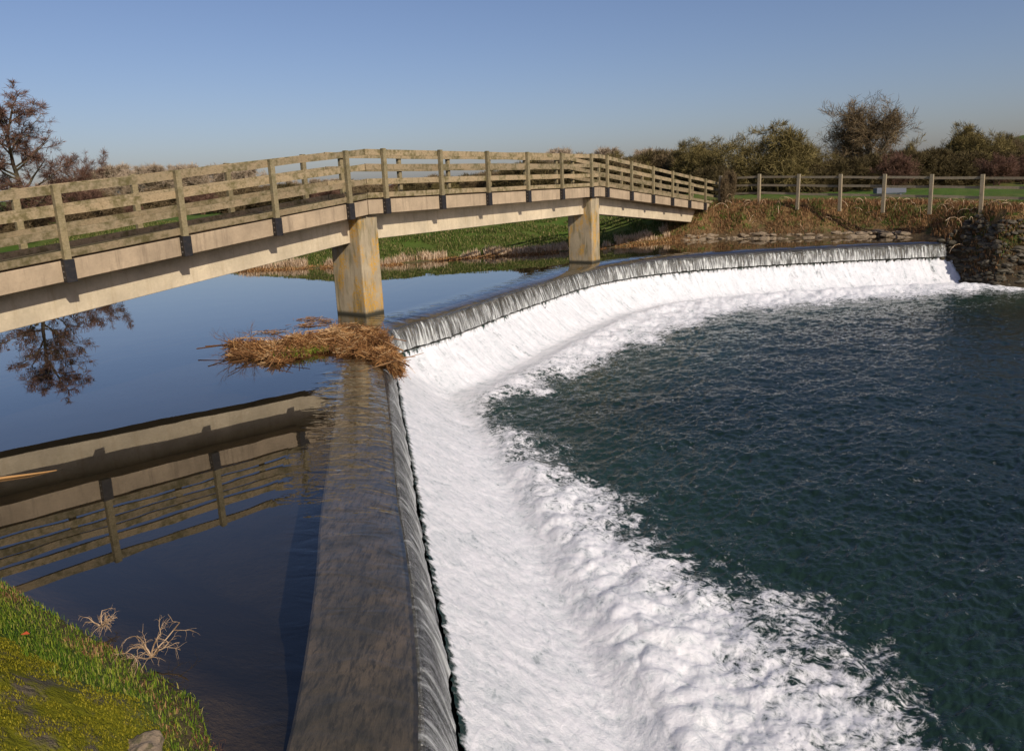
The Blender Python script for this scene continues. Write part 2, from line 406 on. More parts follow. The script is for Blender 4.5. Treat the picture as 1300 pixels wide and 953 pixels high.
def lip_dist(X, Y):
    """signed distance (positive downstream) and arc parameter"""
    P, T = resample(LIP, 70)
    best = np.full(X.shape, 1e9); sgn = np.ones(X.shape); tt = np.zeros(X.shape)
    for i in range(len(P) - 1):
        ax, ay = P[i]; bx, by = P[i + 1]; dx, dy = bx - ax, by - ay; L2 = dx * dx + dy * dy
        t = ((X - ax) * dx + (Y - ay) * dy) / L2
        if i == 0: t = np.minimum(t, 1)
        elif i == len(P) - 2: t = np.maximum(t, 0)
        else: t = np.clip(t, 0, 1)
        qx = X - (ax + t * dx); qy = Y - (ay + t * dy); d = np.hypot(qx, qy)
        m = d < best
        best = np.where(m, d, best); sgn = np.where(m, np.sign(dy * qx - dx * qy), sgn)
        tt = np.where(m, T[i] + t * (T[i + 1] - T[i]), tt)
    return best * sgn, tt
# river outline (upper river and lower pool together)
nb = [tuple((D * 1.95 + N * n).tolist()) for n in (-110, -40, -20, -12, -8, -6.2, -5.0, -4.2, -3.6)]
RIVER = np.array(nb + [(-1.45, 2.95), (-1.0, 2.35), (-.4, 1.9), (1.5, 1.5), (4, .9), (10, 0), (25, -5), (60, -22), (90, 0), (50, 12), (30, 20), (22, 23.6), (18.7, 25.3), (17.3, 25.7),
                       (17.05, 26.6), (17.0, 28.6), (17.0, 30.4), (15.7, 31.9), (12.3, 32.5), (9.8, 34.1), (8.2, 33.7), (6.6, 32.6), (4, 31.0), (1.8, 29.9), (-1.5, 29.3), (-4.75, 27.7), (-10.5, 28), (-20, 35.5), (-30, 44), (-75, 79), (-110, 105)])
def river_dist(X, Y):
    """+ outside the water"""
    best = np.full(X.shape, 1e9); ins = np.zeros(X.shape, bool)
    n = len(RIVER)
    for i in range(n):
        ax, ay = RIVER[i]; bx, by = RIVER[(i + 1) % n]; dx, dy = bx - ax, by - ay
        t = np.clip(((X - ax) * dx + (Y - ay) * dy) / (dx * dx + dy * dy), 0, 1)
        best = np.minimum(best, np.hypot(X - ax - t * dx, Y - ay - t * dy))
        c = (ay > Y) != (by > Y)
        with np.errstate(divide='ignore', invalid='ignore'):
            xi = ax + (Y - ay) * dx / (dy if dy != 0 else 1e-9)
        ins ^= c & (X < xi)
    return np.where(ins, -best, best)
def ground_z(X, Y, want=False):
    X = np.asarray(X, float); Y = np.asarray(Y, float)
    d = river_dist(X, Y); u, tt = lip_dist(X, Y)
    down = sstep(-.3, .6, u)
    S = X * D[0] + Y * D[1]; Nn = X * N[0] + Y * N[1]
    near = S < 8 + .25 * np.abs(Nn)
    near = near & (Y < 14 + .2 * np.abs(X))
    wl = POOL * down
    R = np.hypot(X, Y)
    top = np.where(near, 1.2, 1.35)
    right = sstep(4, 12, X) * (~near)
    top = top + right * (.25 - .028 * np.clip(X - 9, 0, 14) - .02 * np.clip(34 - Y, 0, 10))
    # approach ramps of the footbridge
    top = top + .35 * np.exp(-((Nn + 12.5) / 2.5) ** 2) * np.exp(-(np.maximum(S - 1, 0) / 1.5) ** 2) * np.exp(-(np.minimum(S + .5, 0) / 4) ** 2)
    hill = 13 * sstep(150, 420, R) * sstep(.60, .70, X / np.maximum(Y, 1)) * (Y > 0) + 5 * sstep(300, 600, R)
    top = top + hill
    w = np.where(near, 1.9, np.interp(X, [3.5, 9], [8.5, 2.1])) + .9 * down * (~near)
    w = np.where(near & (down > .5), 1.0, w)
    w = np.where((~near) & (down > .5) & (Y > 10), 1.7, w)
    bank = sstep(0, 1, (d + .05) / w) ** np.where(near, .8, np.interp(X, [3.5, 9], [1.05, .8]))
    nz = fbm(X * 3.1, Y * 3.1, 3) * .06 * sstep(.15, .6, d) * (R < 12) + fbm(X * .9, Y * .9, 4) * .16 * sstep(0, 1.2, d) * (R < 90) + fbm(X * .12, Y * .12, 3) * .25 * sstep(3, 20, d)
    up = wl + (top - wl) * bank + nz
    bed = wl - np.minimum(.95, -d * .55 + .02) + .05 * fbm(X * 1.5, Y * 1.5, 3)
    z = np.where(d > 0, up, bed)
    if want: return z, d, u, near, top
    return z

# ------------------------------------------------------------------ terrain sheet
az = np.concatenate([np.linspace(-180, -48, 90, endpoint=False), np.linspace(-48, 48, 560, endpoint=False), np.linspace(48, 180, 91)]) * pi / 180
rr = np.concatenate([[.0], .35 * np.exp(np.linspace(0, math.log(1500 / .35), 420))])
A, Rr = np.meshgrid(az, rr); X = Rr * np.sin(A); Y = Rr * np.cos(A)
Z, dd, uu, near, top = ground_z(X, Y, True)
na = len(az)
i = (np.arange(len(rr) - 1)[:, None] * na + np.arange(na - 1)[None]).ravel()
F = np.stack([i, i + na, i + na + 1, i + 1], 1)
deadA = np.where(near, .15 * sstep(0, .6, .6 - dd), 0)
farm = ~near
deadA = np.where(farm, sstep(5.0, 2.8, dd) * np.where(X > 7.5, .95, np.where(dd < 1.1, .6, .12)), deadA)
deadA = np.where(farm & (np.hypot(X, Y) > 45), .35 * sstep(.1, .4, fbm(X * .02, Y * .02, 2)), deadA)
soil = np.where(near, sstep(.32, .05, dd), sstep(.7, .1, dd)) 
S_ = X * D[0] + Y * D[1]; N_ = X * N[0] + Y * N[1]
mossA = near * sstep(.35, .75, dd + .28 * fbm(X * 1.8, Y * 1.8, 3) + .25 * (N_ + 4.4)) * sstep(-6.2, -5.2, N_) * (S_ > -3)
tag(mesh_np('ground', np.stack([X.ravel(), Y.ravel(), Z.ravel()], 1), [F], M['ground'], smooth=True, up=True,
            attrs={'bed': np.maximum(sstep(-.05, -.45, dd), .8 * sstep(-.2, .3, uu) * sstep(1.3, .7, dd) * farm).ravel(), 'dead': deadA.ravel(), 'soil': soil.ravel(), 'moss': mossA.ravel()}), 'river banks, green field and rising hill beyond the river', 'ground', kind='structure')  # second term of 'bed' paints shade onto the far bank of the pool

# ------------------------------------------------------------------ upper river water
NL = 700
P, T = resample(LIP, NL); Nv = normals(P)
for _ in range(12): Nv[1:-1] = (Nv[:-2] + Nv[1:-1] + Nv[2:]) / 3
Nv /= np.linalg.norm(Nv, axis=1, keepdims=True)
offs = np.array([-3.2, -2.4, -1.9, -1.6, -1.35, -1.15, -.98, -.84, -.72, -.6, -.5, -.41, -.33, -.26, -.2, -.14, -.09, -.045, -.0])
def drop(o): return -.10 * np.exp(o / .22)
V = []; rip = []
for o in offs:
    q = P + Nv * o
    V.append(np.column_stack([q, np.full(NL, drop(o) if o > -3 else 0)]))
    rip.append(np.full(NL, sstep(-1.15, -.45, o)))
V = np.concatenate(V); rip = np.concatenate(rip)
nO = len(offs)
i = (np.arange(nO - 1)[:, None] * NL + np.arange(NL - 1)[None]).ravel()
F = np.stack([i, i + NL, i + NL + 1, i + 1], 1)
# ripples stronger on the near arm, calmer on the far one
rip = rip * np.interp(np.tile(T, nO), [0, 3, 11, 14, 17, 40], [.16, .2, .7, .8, .35, .3])
outer = P + Nv * offs[0]
poly = [(float(x), float(y)) for x, y in outer]
extra = [(26, 34), (26, 60), (-150, 140), (-150, 80), tuple(D * -3 + N * -40), tuple(D * -3 + N * -6)]
base = len(V)
# the far sheet as a fan of strips from the outer curve, closed as one n-gon
V2 = np.vstack([V, np.array([[x, y, 0] for x, y in extra])])
rip2 = np.concatenate([rip, np.zeros(len(extra))])
ng = np.concatenate([np.arange(NL), np.arange(base, base + len(extra))])
tag(mesh_np('river_water', V2, [F, ng[None, :]], M['water'], smooth=True, up=True, attrs={'ripple': rip2}), 'still blue river water above the weir', 'water', kind='structure')

# ------------------------------------------------------------------ weir: sill, step and glacis
weir = thing('weir', 'curved concrete weir sill lying just under the water', 'weir', (0, 0, 0))
def sweep(prof, name, mat, parent=None, jit=0, n=260):
    Pw, Tw = resample(LIP, n); Nw = normals(Pw)
    for _ in range(5): Nw[1:-1] = (Nw[:-2] + Nw[1:-1] + Nw[2:]) / 3
    V = np.concatenate([np.column_stack([Pw + Nw * o, np.full(n, z)]) for o, z in prof])
    k = len(prof); i = (np.arange(k - 1)[:, None] * n + np.arange(n - 1)[None]).ravel()
    return mesh_np(name, V, [np.stack([i, i + 1, i + n + 1, i + n], 1)], mat, parent, False)
sweep([(-.72, -1.6), (-.72, -.16), (-.70, -.145), (-.05, -.135), (.0, -.16), (.02, -.20), (.02, -.60)], 'sill', M['weir'], weir)
sweep([(.02, -.60), (.13, -.66), (1.40, -2.05), (1.55, -2.6)], 'glacis', M['step'], weir)

# falling glassy water
nd = 22
prof = []
for k in range(nd):
    t = k / (nd - 1)
    prof.append((.0 + .215 * t ** .85, -.10 - .49 * t ** 1.7 ))
NF = 2600
Pn, Tn = resample(LIP, NF); Nn_ = normals(Pn)
for _ in range(45): Nn_[1:-1] = (Nn_[:-2] + Nn_[1:-1] + Nn_[2:]) / 3
rows = []; uvs = []
for k, (o, z) in enumerate(prof):
    t = k / (nd - 1)
    w = fbm(Tn * 9, np.full(NF, t * 1.3), 3) * .022 * t + fbm(Tn * 2.2, np.full(NF, t * .8 + 5), 2) * .03 * t
    e = (.04 * fbm(Tn * 5, np.full(NF, 9.), 2)) * t
    rows.append(np.column_stack([Pn + Nn_ * (o + w)[:, None], z + e])); uvs.append(np.column_stack([Tn, np.full(NF, t)]))
i = (np.arange(nd - 1)[:, None] * NF + np.arange(NF - 1)[None]).ravel()
tag(mesh_np('falling_water', np.concatenate(rows), [np.stack([i, i + 1, i + NF + 1, i + NF], 1)], M['nappe'], smooth=True, up=True, uv=np.concatenate(uvs)),
    'glassy streaked sheet of water falling over the weir crest', 'water', kind='structure')

# ------------------------------------------------------------------ white water and lower pool
az = np.concatenate([np.linspace(-22, -13, 30, endpoint=False), np.linspace(-13, 40, 780, endpoint=False), np.linspace(40, 112, 110)]) * pi / 180
rr = 1.6 * np.exp(np.linspace(0, math.log(75 / 1.6), 900))
A, Rr = np.meshgrid(az, rr); X = Rr * np.sin(A); Y = Rr * np.cos(A) + .0
u, tt = lip_dist(X, Y)
ty = np.interp(tt, T, P[:, 1])
front = np.interp(tt, [0, 3.9, 4.6, 5.4, 7, 8, 9.3, 10.6, 11.8, 12.8, 17, 19.6, 22.4, 25, 31, 35, 40], [4.0, 3.75, 3.6, 3.27, 2.95, 2.85, 2.5, 2.0, 1.75, 2.3, 2.8, 3.4, 3.8, 4.0, 4.1, 3.8, 3.3])
zg = np.where(u < 1.8, -.60 - (np.maximum(u, .15) - .2) * np.interp(tt, [10, 15], [.74, .96]), POOL)
zg = np.maximum(zg, POOL)
zg = POOL + np.sqrt((zg - POOL) ** 2 + np.interp(tt, [11, 15], [.035, .09])) - np.interp(tt, [11, 15], [.05, .163]) + .10 * np.exp(-((u - 1.9) / .7) ** 2) * np.interp(tt, [10, 15], [.6, 1.0])
turb = fbm(X * 1.5, Y * 1.5, 4, .42); bil = np.abs(fbm(X * 1.9 + 9, Y * 1.9, 3, .42))
Xr, Yr = .87 * X + .49 * Y + 3.3, .87 * Y - .49 * X + 7.7
wave = .035 * fbm(Xr * .8, Yr * 1.2, 3) + .03 * fbm(X * .57 - Y * .8, X * .9 + Y * .6, 3) + .036 * (1 - 2 * np.abs(fbm(Xr * 2.6, Yr * 3.4, 4, .6))) 
fo = sstep(1.25, -1.25, (u - front + .12) + 1.15 * fbm(X * .8, Y * .8, 5, .6))
on = sstep(2.2, 1.55, u)                                     # on the glacis
# water runs down the glacis in uneven tongues: noise stretched down the slope
tong = fbm(tt * 2.6, u * .8, 4, .6)
z = zg + wave * (1 - on) * (1 - .5 * fo) + fo * (1 - on) * (.12 * turb + .12 * bil * sstep(6, 2, u) + .09 * sstep(3.6, 1.7, u)) + on * (.02 * turb + np.interp(tt, [9, 15], [.010, .04]) * tong + .012 * fbm(X * 9, Y * 9, 3))
start = np.interp(tt, [12, 16], [.235, .17]) + .06 * fbm(tt * 9, tt * 0 + 3, 4, .75)
z = np.where(u < start + .10, z - .0, z)
foam = np.maximum(fo * .84, on * np.interp(tt, [0, 10, 15], [.82, .80, .70]) * (1 + .10 * fbm(X * 2, Y * 2, 4)))
# thin darker gaps where the stepped sheet shows, and streaks down the slope
foam = foam - on * .35 * sstep(.05, .6, fbm(tt * 2.6 + 4, u * .8 + 2, 4, .6)) * sstep(8, 16, tt) - np.interp(tt, [11, 15], [.75, .42]) * sstep(start + np.interp(tt, [11, 15], [.09, .05]), start + .0, u) * (1 + .8 * fbm(tt * 7, u * 0 + 8, 3, .7))
# drifting flecks of foam on the open pool
fl = sstep(.34, .60, fbm(X * .35 + 3, Y * .8, 4, .55)) * .30
aer = np.interp(Y, [6, 16], [.5, 1.0]) * sstep(4.5, -.2, u - front + .8 * fbm(X * .5, Y * .5, 3))
foam = np.where(fo < .3, np.maximum(foam, .01 + fl), foam)
rd = river_dist(X, Y)
rag = .6 * sstep(.25, .75, fo) 
keep = (u > np.where(tt > 13, .04, start)) & (rd < .6)
z = np.where((tt > 13) & (u < .2), -.64 + .1 * (u - .2), z)
na = len(az)
i = (np.arange(len(rr) - 1)[:, None] * na + np.arange(na - 1)[None]).ravel()
F = np.stack([i, i + na, i + na + 1, i + 1], 1)
kf = keep.ravel()
F = F[kf[F].all(1)]
isg = (u.ravel()[F].mean(1) < 1.9)
V = np.stack([X.ravel(), Y.ravel(), z.ravel()], 1)
def sub(name, sel, label, cat):
    Fs = F[sel]; idx = np.unique(Fs); mp = np.full(len(V), -1); mp[idx] = np.arange(len(idx))
    tag(mesh_np(name, V[idx], [mp[Fs]], M['pool'], smooth=True, up=True, attrs={'foam': foam.ravel()[idx], 'fu': tt.ravel()[idx], 'fv': u.ravel()[idx], 'aer': aer.ravel()[idx], 'slope': (on * np.interp(tt, [9, 15], [.25, .8])).ravel()[idx]}), label, cat, kind='structure')
sub('white_water', isg, 'white foaming water tumbling down the weir apron', 'water')
sub('pool_water', ~isg, 'dark green rippled pool below the weir with white foam', 'water')

# ------------------------------------------------------------------ footbridge
bridge = thing('footbridge', 'concrete footbridge with timber post and rail parapets on two piers', 'footbridge', sn(12, OUT - .7, 0))
inv = -np.array(sn(12, OUT - .7, 0))
def shift(mb): mb.v = [np.asarray(p) + inv for p in mb.v]; return mb
SP = [dict(s0=.6, s1=12.02, z=lambda s: 1.647 + .0991 * (s - 5.455), p0=5.455 - 2 * 1.995, dp=1.995, n=6),
      dict(s0=12.05, s1=23.42, z=lambda s: 2.306 + .0009 * (s - 12.59), p0=12.59, dp=2.043, n=6),
      dict(s0=23.45, s1=35.3, z=lambda s: 2.274 - .0933 * (s - 23.99), p0=23.99, dp=2.078, n=6)]
D3 = np.array([D[0], D[1], 0]); N3 = np.array([N[0], N[1], 0]); W = 1.30
FC = OUT - .055                    # fascia face
for sp in SP:
    z = sp['z']; s0, s1 = sp['s0'], sp['s1']; mid = FC - W / 2
    a = np.array(sn(s0, mid, z(s0))); b_ = np.array(sn(s1, mid, z(s1)))
    # slab (deck) between the two edge beams
    mb = MB(); mb.bar(a + [0, 0, .10], b_ + [0, 0, .10], N3, W - .30, .196); shift(mb).build('deck_slab', M['soffit'], bridge)
    for sgn in (0, 1):
        nf = FC - .075 if sgn == 0 else FC - W + .075
        mb = MB(); mb.bar(np.array(sn(s0, nf, z(s0) + .16)), np.array(sn(s1, nf, z(s1) + .16)), N3, .146, .32)
        shift(mb).build('edge_beam', M['fascia'], bridge, bevel=.008)
        # thin kerb ledge with a shadow gap set back behind the edge
        nk = FC - .13 if sgn == 0 else FC - W + .13
        mb = MB(); mb.bar(np.array(sn(s0, nk, z(s0) + .355)), np.array(sn(s1, nk, z(s1) + .355)), N3, .13, .035)
        shift(mb).build('kerb', M['fascia'], bridge)
    mb = MB(); mb.bar(np.array(sn(s0, mid, z(s0) + .36)), np.array(sn(s1, mid, z(s1) + .36)), N3, W - .42, .05)
    shift(mb).build('walkway', M['timber'], bridge)
    e0 = s0 if sp is not SP[0] else 1.0
    b0, b1 = {0: (.9, 11.80), 1: (12.42, 23.05), 2: (23.70, 34.6)}[SP.index(sp)]
    mb = MB(); mb.bar(np.array(sn(b0, mid, z(b0) - .30)), np.array(sn(b1, mid, z(b1) - .30)), N3, .46, .596)
    shift(mb).build('beam', M['beam'], bridge, bevel=.012)
for s0, ztop in ((11.80, 2.262), (23.06, 2.275)):
    mb = MB(); c = np.array(sn(s0 + .305, FC - .115 - .485 - .0, (ztop - 1.2) / 2)); mb.box(c, D3 * .305, N3 * .485, (0, 0, (ztop + 1.2) / 2))
    o = shift(mb).build('pier', M['pier'], bridge, bevel=.03)
for s0, s1, zt, zb in ((34.6, 36.1, 1.22, -1.0), (-.6, .9, 1.14, -.6)):
    mb = MB(); c = np.array(sn((s0 + s1) / 2, FC - W / 2, (zt + zb) / 2)); mb.box(c, D3 * (s1 - s0) / 2, N3 * (W / 2 + .02), (0, 0, (zt - zb) / 2))
    shift(mb).build('abutment', M['abut'], bridge, bevel=.02)
zr = [(1.44, .13), (1.115, .125), (.79, .12), (.475, .115)]
def jitter(): return random.uniform(-.008, .008)
proto_post = None
for side in (0, 1):
    npost = OUT if side == 0 else OUT - W - .11
    sgn = 1 if side == 0 else -1
    nr = npost - sgn * .068       # rails on the inner face of the posts
    for k, sp in enumerate(SP):
        z = sp['z']; cnt = sp['n'] + (1 if k == 2 else 0)
        for j in range(cnt):
            s = sp['p0'] + sp['dp'] * j
            if k == 0 and j == 0: pass
            zz = z(s)
            if proto_post is None:
                mb = MB(); mb.box((0, 0, .86), D3 * .052, N3 * .045, (0, 0, .595)); po = mb.build('parapet_post', M['post'], None, bevel=.006)
                mb = MB(); mb.box((0, 0, .16), D3 * .078, N3 * .052, (0, 0, .175)); nb_ = len(mb.q)
                for bz in (.06, .15, .24):
                    mb.box(-D3 * .084 + N3 * .0 + np.array([0, 0, bz]), D3 * .006, N3 * .011, (0, 0, .011))
                br = mb.build('post_bracket', M['bracket'], po)
                br.data.materials.append(M['bolt'])
                for f_ in br.data.polygons:
                    if f_.index >= nb_: f_.material_index = 1
                proto_post = po; kids = [br]; p = po
            else:
                p = proto_post.copy(); Cl.link(p)
                for kd in kids:
                    c = kd.copy(); Cl.link(c); c.parent = p
            p.parent = bridge; p.location = np.array(sn(s, npost, zz)) + inv
            p.rotation_euler = (radians(random.uniform(-.5, .5)), radians(random.uniform(-.5, .5)), 0 if side == 0 else pi)
        s0 = sp['s0'] if k else .2
        s1 = sp['s1'] if k < 2 else 36.4
        for (zt, hh) in zr:
            a = np.array(sn(s0, nr, z(s0) + zt - hh / 2)); b_ = np.array(sn(s1, nr, z(s1) + zt - hh / 2))
            mb = MB()
            K = cnt * 2
            pts = [a + (b_ - a) * t + np.array([0, 0, jitter()]) for t in np.linspace(0, 1, K + 1)]
            pts[0] = a; pts[-1] = b_
            Vv = []; Q = []
            for q_, pt in enumerate(pts):
                hw = hh / 2 + random.uniform(-.004, .004)
                for dn, dz in ((-.022, -hw), (.022, -hw), (.022, hw), (-.022, hw)):
                    Vv.append(pt + N3 * dn + np.array([0, 0, dz]) + inv)
                if q_:
                    o0 = (q_ - 1) * 4; o1 = q_ * 4
                    for e in range(4): Q.append([o0 + e, o0 + (e + 1) % 4, o1 + (e + 1) % 4, o1 + e])
            Q.append([0, 1, 2, 3]); Q.append([K * 4 + 3, K * 4 + 2, K * 4 + 1, K * 4])
            mesh_np('rail', np.array(Vv), [np.array(Q)], M['timber'], bridge)

# ------------------------------------------------------------------ post and rail fence in the field
FP0 = np.array([12.01, 35.0]); FD = np.array([.71, -.70]); FD /= np.linalg.norm(FD)
fence = thing('field_fence', 'grey timber post and three rail fence along the far bank top', 'fence', (FP0[0], FP0[1], 1.5))
us = [-2.0, 0, 1.89, 3.74, 5.55, 7.33, 9.1, 10.9, 12.7, 14.5]
def ft(u): return 2.83 - .042 * max(u, 0)
FN = np.array([-FD[1], FD[0]])
first = None
for u_ in us:
    p = FP0 + FD * u_
    if first is None:
        mb = MB(); mb.box((0, 0, -.78), (FD[0] * .07, FD[1] * .07, 0), (FN[0] * .055, FN[1] * .055, 0), (0, 0, .80))
        o = mb.build('fence_post', M['fence'], fence, bevel=.01); first = o
    else: o = first.copy(); Cl.link(o)
    o.parent = fence; o.location = (p[0] - FP0[0], p[1] - FP0[1], ft(u_) + .02 - 1.5); o.rotation_euler = (radians(random.uniform(-1, 1)), radians(random.uniform(-1.2, 1.2)), 0)
for j in range(len(us) - 1):
    for zt in (-.10, -.47, -.84):
        a = FP0 + FD * us[j] + FN * .08; b_ = FP0 + FD * us[j + 1] + FN * .08
        mb = MB(); mb.bar((a[0] - FP0[0], a[1] - FP0[1], ft(us[j]) + zt - 1.5 + jitter() * 2), (b_[0] - FP0[0], b_[1] - FP0[1], ft(us[j + 1]) + zt - 1.5 + jitter() * 2), (FN[0], FN[1], 0), .038, .10)
        mb.build('fence_rail', M['fence'], fence)

# ------------------------------------------------------------------ bare winter trees
def grow(seed, height, stems, spread, levels, kids, lean=.0, droop=0., upright=.4, trunk_r=.12, wob=.16, ratio=.62, twiglen=.5, first=.25, trunkfrac=.55):
    r = np.random.default_rng(seed)
    segs = []                     # (p0,p1,r0,r1,level)
    def rec(p, d, L, rad, lev):
        k = 5 if lev < 2 else (4 if lev < levels else 3)
        pts = [p]; q = p.copy(); dv = d.copy()
        for i in range(k):
            dv = dv + r.normal(0, wob, 3) + np.array([0, 0, upright * .12 - droop * .12 * lev]); dv /= np.linalg.norm(dv)
            q = q + dv * L / k; pts.append(q)
        for i in range(k):
            a = rad * (1 - .75 * i / k); b = rad * (1 - .75 * (i + 1) / k)
            segs.append((pts[i], pts[i + 1], a, b, lev))
        if lev >= levels: return
        nk = kids[min(lev, len(kids) - 1)]
        for j in range(nk):
            t = first + (1 - first) * (j + r.uniform(.2, .9)) / nk if lev == 0 else r.uniform(.15, 1)
            x = t * k; i = min(int(x), k - 1); fr = x - i
            pp = pts[i] * (1 - fr) + pts[i + 1] * fr
            base = pts[i + 1] - pts[i]; base /= np.linalg.norm(base)
            rv = r.normal(0, 1, 3); rv -= base * rv.dot(base); rv /= np.linalg.norm(rv)
            ang = r.uniform(.45, 1.0) * spread
            nd_ = base * cos(ang) + rv * sin(ang)
            LL = L * ratio * r.uniform(.65, 1.15) * (1.15 - .55 * t if lev == 0 else 1)
            rec(pp, nd_, LL, max(rad * (1 - .7 * t) * .62, .006), lev + 1)
    for s in range(stems):
        a = r.uniform(0, 2 * pi); tilt = lean * r.uniform(.3, 1) if stems > 1 else lean * .3
        d = np.array([cos(a) * sin(tilt), sin(a) * sin(tilt), cos(tilt)])
        rec(np.array([cos(a), sin(a), 0]) * (.25 * (stems > 1)) * r.uniform(.2, 1.2), d, height * trunkfrac * r.uniform(.85, 1.1), trunk_r, 0)
    return segs
def rounded(segs, q=.80, k=.25, seed=0):
    P = np.array([s[1] for s in segs]); hz = np.percentile(P[:, 2], 97) * .5
    rr_ = np.percentile(np.hypot(P[:, 0], P[:, 1]), 88)
    def f(p):
        v = np.array([p[0] / rr_, p[1] / rr_, (p[2] - hz) / hz]); a = np.linalg.norm(v)
        lim = q + .10 * math.sin(3 * math.atan2(p[1], p[0]) + p[2] + seed) + .06 * math.sin(7 * math.atan2(p[1], p[0]) - 2 * p[2])
        if a <= lim or p[2] < .3: return p
        n_ = (lim + k * (1 - math.exp(-(a - lim) / k))) / a
        return np.array([p[0] * n_, p[1] * n_, hz + (p[2] - hz) * n_])
    return [(f(s[0]), f(s[1]), s[2], s[3], s[4]) for s in segs]
def tree_mesh(segs, split, name, bark, twig, buds=0, budsize=.1, seed=0, minr=.008):
    r = np.random.default_rng(seed)
    root = bpy.data.objects.new(name, None); Cl.link(root)
    for part, sel, mat in (('trunk', [s for s in segs if s[4] <= split], bark), ('crown', [s for s in segs if s[4] > split], twig)):
        if not sel: continue
        P0 = np.array([s[0] for s in sel]); P1 = np.array([s[1] for s in sel])
        R0 = np.maximum([s[2] for s in sel], minr); R1 = np.maximum([s[3] for s in sel], minr * .7)
        Vt, Ft = tubes(P0, P1, R0, R1, 6 if part == 'trunk' else 3)
        n = 12 if part == 'trunk' else 6
        rnd = np.repeat(r.uniform(0, 1, len(sel)), n); Fl = [Ft]
        if part == 'crown' and buds:
            mx = max(s[4] for s in sel)
            es = [s for s in sel if s[4] >= mx - 1]
            e0 = np.array([s[0] for s in es]); e1 = np.array([s[1] for s in es])
            k_ = r.integers(0, len(es), buds); f_ = r.uniform(0, 1, (buds, 1))
            c = e0[k_] * (1 - f_) + e1[k_] * f_
            dd_ = e1[k_] - e0[k_]; dd_ /= np.linalg.norm(dd_, axis=1, keepdims=True)
            a = dd_ + r.normal(0, .65, (buds, 3)) + np.array([0, 0, .25]); a /= np.linalg.norm(a, axis=1, keepdims=True)
            b = np.cross(a, r.normal(0, 1, (buds, 3))); b /= np.linalg.norm(b, axis=1, keepdims=True)
            sz = budsize * r.uniform(.5, 1.4, (buds, 1)); wd = minr * 1.1
            Vb = np.stack([c - b * wd, c + a * sz * .5 + b * wd * 1.3, c + a * sz, c + a * sz * .5 - b * wd * 1.3], 1).reshape(-1, 3)
            Fl.append(np.arange(buds * 4).reshape(-1, 4) + len(Vt)); Vt = np.vstack([Vt, Vb]); rnd = np.concatenate([rnd, np.repeat(r.uniform(0, 1, buds), 4)])
        mesh_np(part, Vt, Fl, mat, root, attrs={'rnd': rnd})
    return root
protos = {}
def proto(key, fn): protos[key] = [fn, None]
proto('oak', lambda: tree_mesh(grow(11, 8.6, 2, 1.15, 5, (8, 5, 4, 4, 3), lean=.35, upright=.35, trunk_r=.22, wob=.2, ratio=.66, first=.22, trunkfrac=.52), 1, 'bare_tree', M['bark_grey'], M['twig_brown'], 16000, .42, 1, .008))
proto('thorn', lambda: tree_mesh(rounded(grow(21, 6.0, 8, 1.2, 4, (6, 5, 4, 3), lean=.75, upright=.1, droop=.15, trunk_r=.08, wob=.24, ratio=.60, first=.1, trunkfrac=.58), .86, .42, 21), 0, 'thorn_bush', M['twig_dark'], M['twig_olive'], 21000, .40, 2, .009))
proto('thorn2', lambda: tree_mesh(rounded(grow(22, 6.0, 7, 1.15, 4, (6, 5, 4, 3), lean=.62, upright=.2, trunk_r=.09, wob=.26, ratio=.58, first=.1, trunkfrac=.62), .88, .45, 22), 0, 'thorn_bush', M['twig_dark'], M['twig_olive'], 21000, .40, 3, .009))
proto('dark', lambda: tree_mesh(rounded(grow(23, 4.5, 9, 1.2, 4, (6, 5, 4, 3), lean=.9, upright=.1, trunk_r=.07, wob=.26, ratio=.60, first=.05, trunkfrac=.55), .80, .2, 23), 0, 'hedge_bush', M['twig_dark'], M['twig_dark'], 26000, .42, 4, .011))
proto('red', lambda: tree_mesh(grow(31, 4.0, 16, .6, 3, (7, 5, 4), lean=.6, upright=.5, trunk_r=.035, wob=.12, ratio=.55, first=.15, trunkfrac=.75), 0, 'red_stemmed_bush', M['twig_red'], M['twig_red'], 14000, .5, 5, .009))
proto('alder', lambda: tree_mesh(grow(41, 10, 1, 1.25, 4, (30, 8, 4, 3), lean=.05, upright=.25, trunk_r=.17, wob=.12, ratio=.35, first=.12, trunkfrac=.98), 1, 'alder_tree', M['bark_grey'], M['twig_red'], 20000, .30, 6, .0075))
proto('birch', lambda: tree_mesh(grow(42, 6, 5, .8, 4, (9, 5, 4, 3), lean=.3, upright=.4, trunk_r=.07, wob=.12, ratio=.42, first=.15, trunkfrac=.9), 0, 'sapling_tree', M['bark_grey'], M['twig_red'], 9000, .4, 7, .008))
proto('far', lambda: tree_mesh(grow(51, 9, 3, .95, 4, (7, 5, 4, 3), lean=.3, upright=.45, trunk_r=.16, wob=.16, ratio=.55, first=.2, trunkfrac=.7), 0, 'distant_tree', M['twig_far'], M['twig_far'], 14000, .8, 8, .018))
proto('scrub', lambda: tree_mesh(rounded(grow(61, 4.5, 10, 1.1, 4, (6, 5, 4, 3), lean=.75, upright=.2, trunk_r=.06, wob=.22, ratio=.58, first=.1, trunkfrac=.6), .88, .45, 61), 0, 'scrub_bush', M['twig_brown'], M['twig_brown'], 24000, .45, 9, .010))
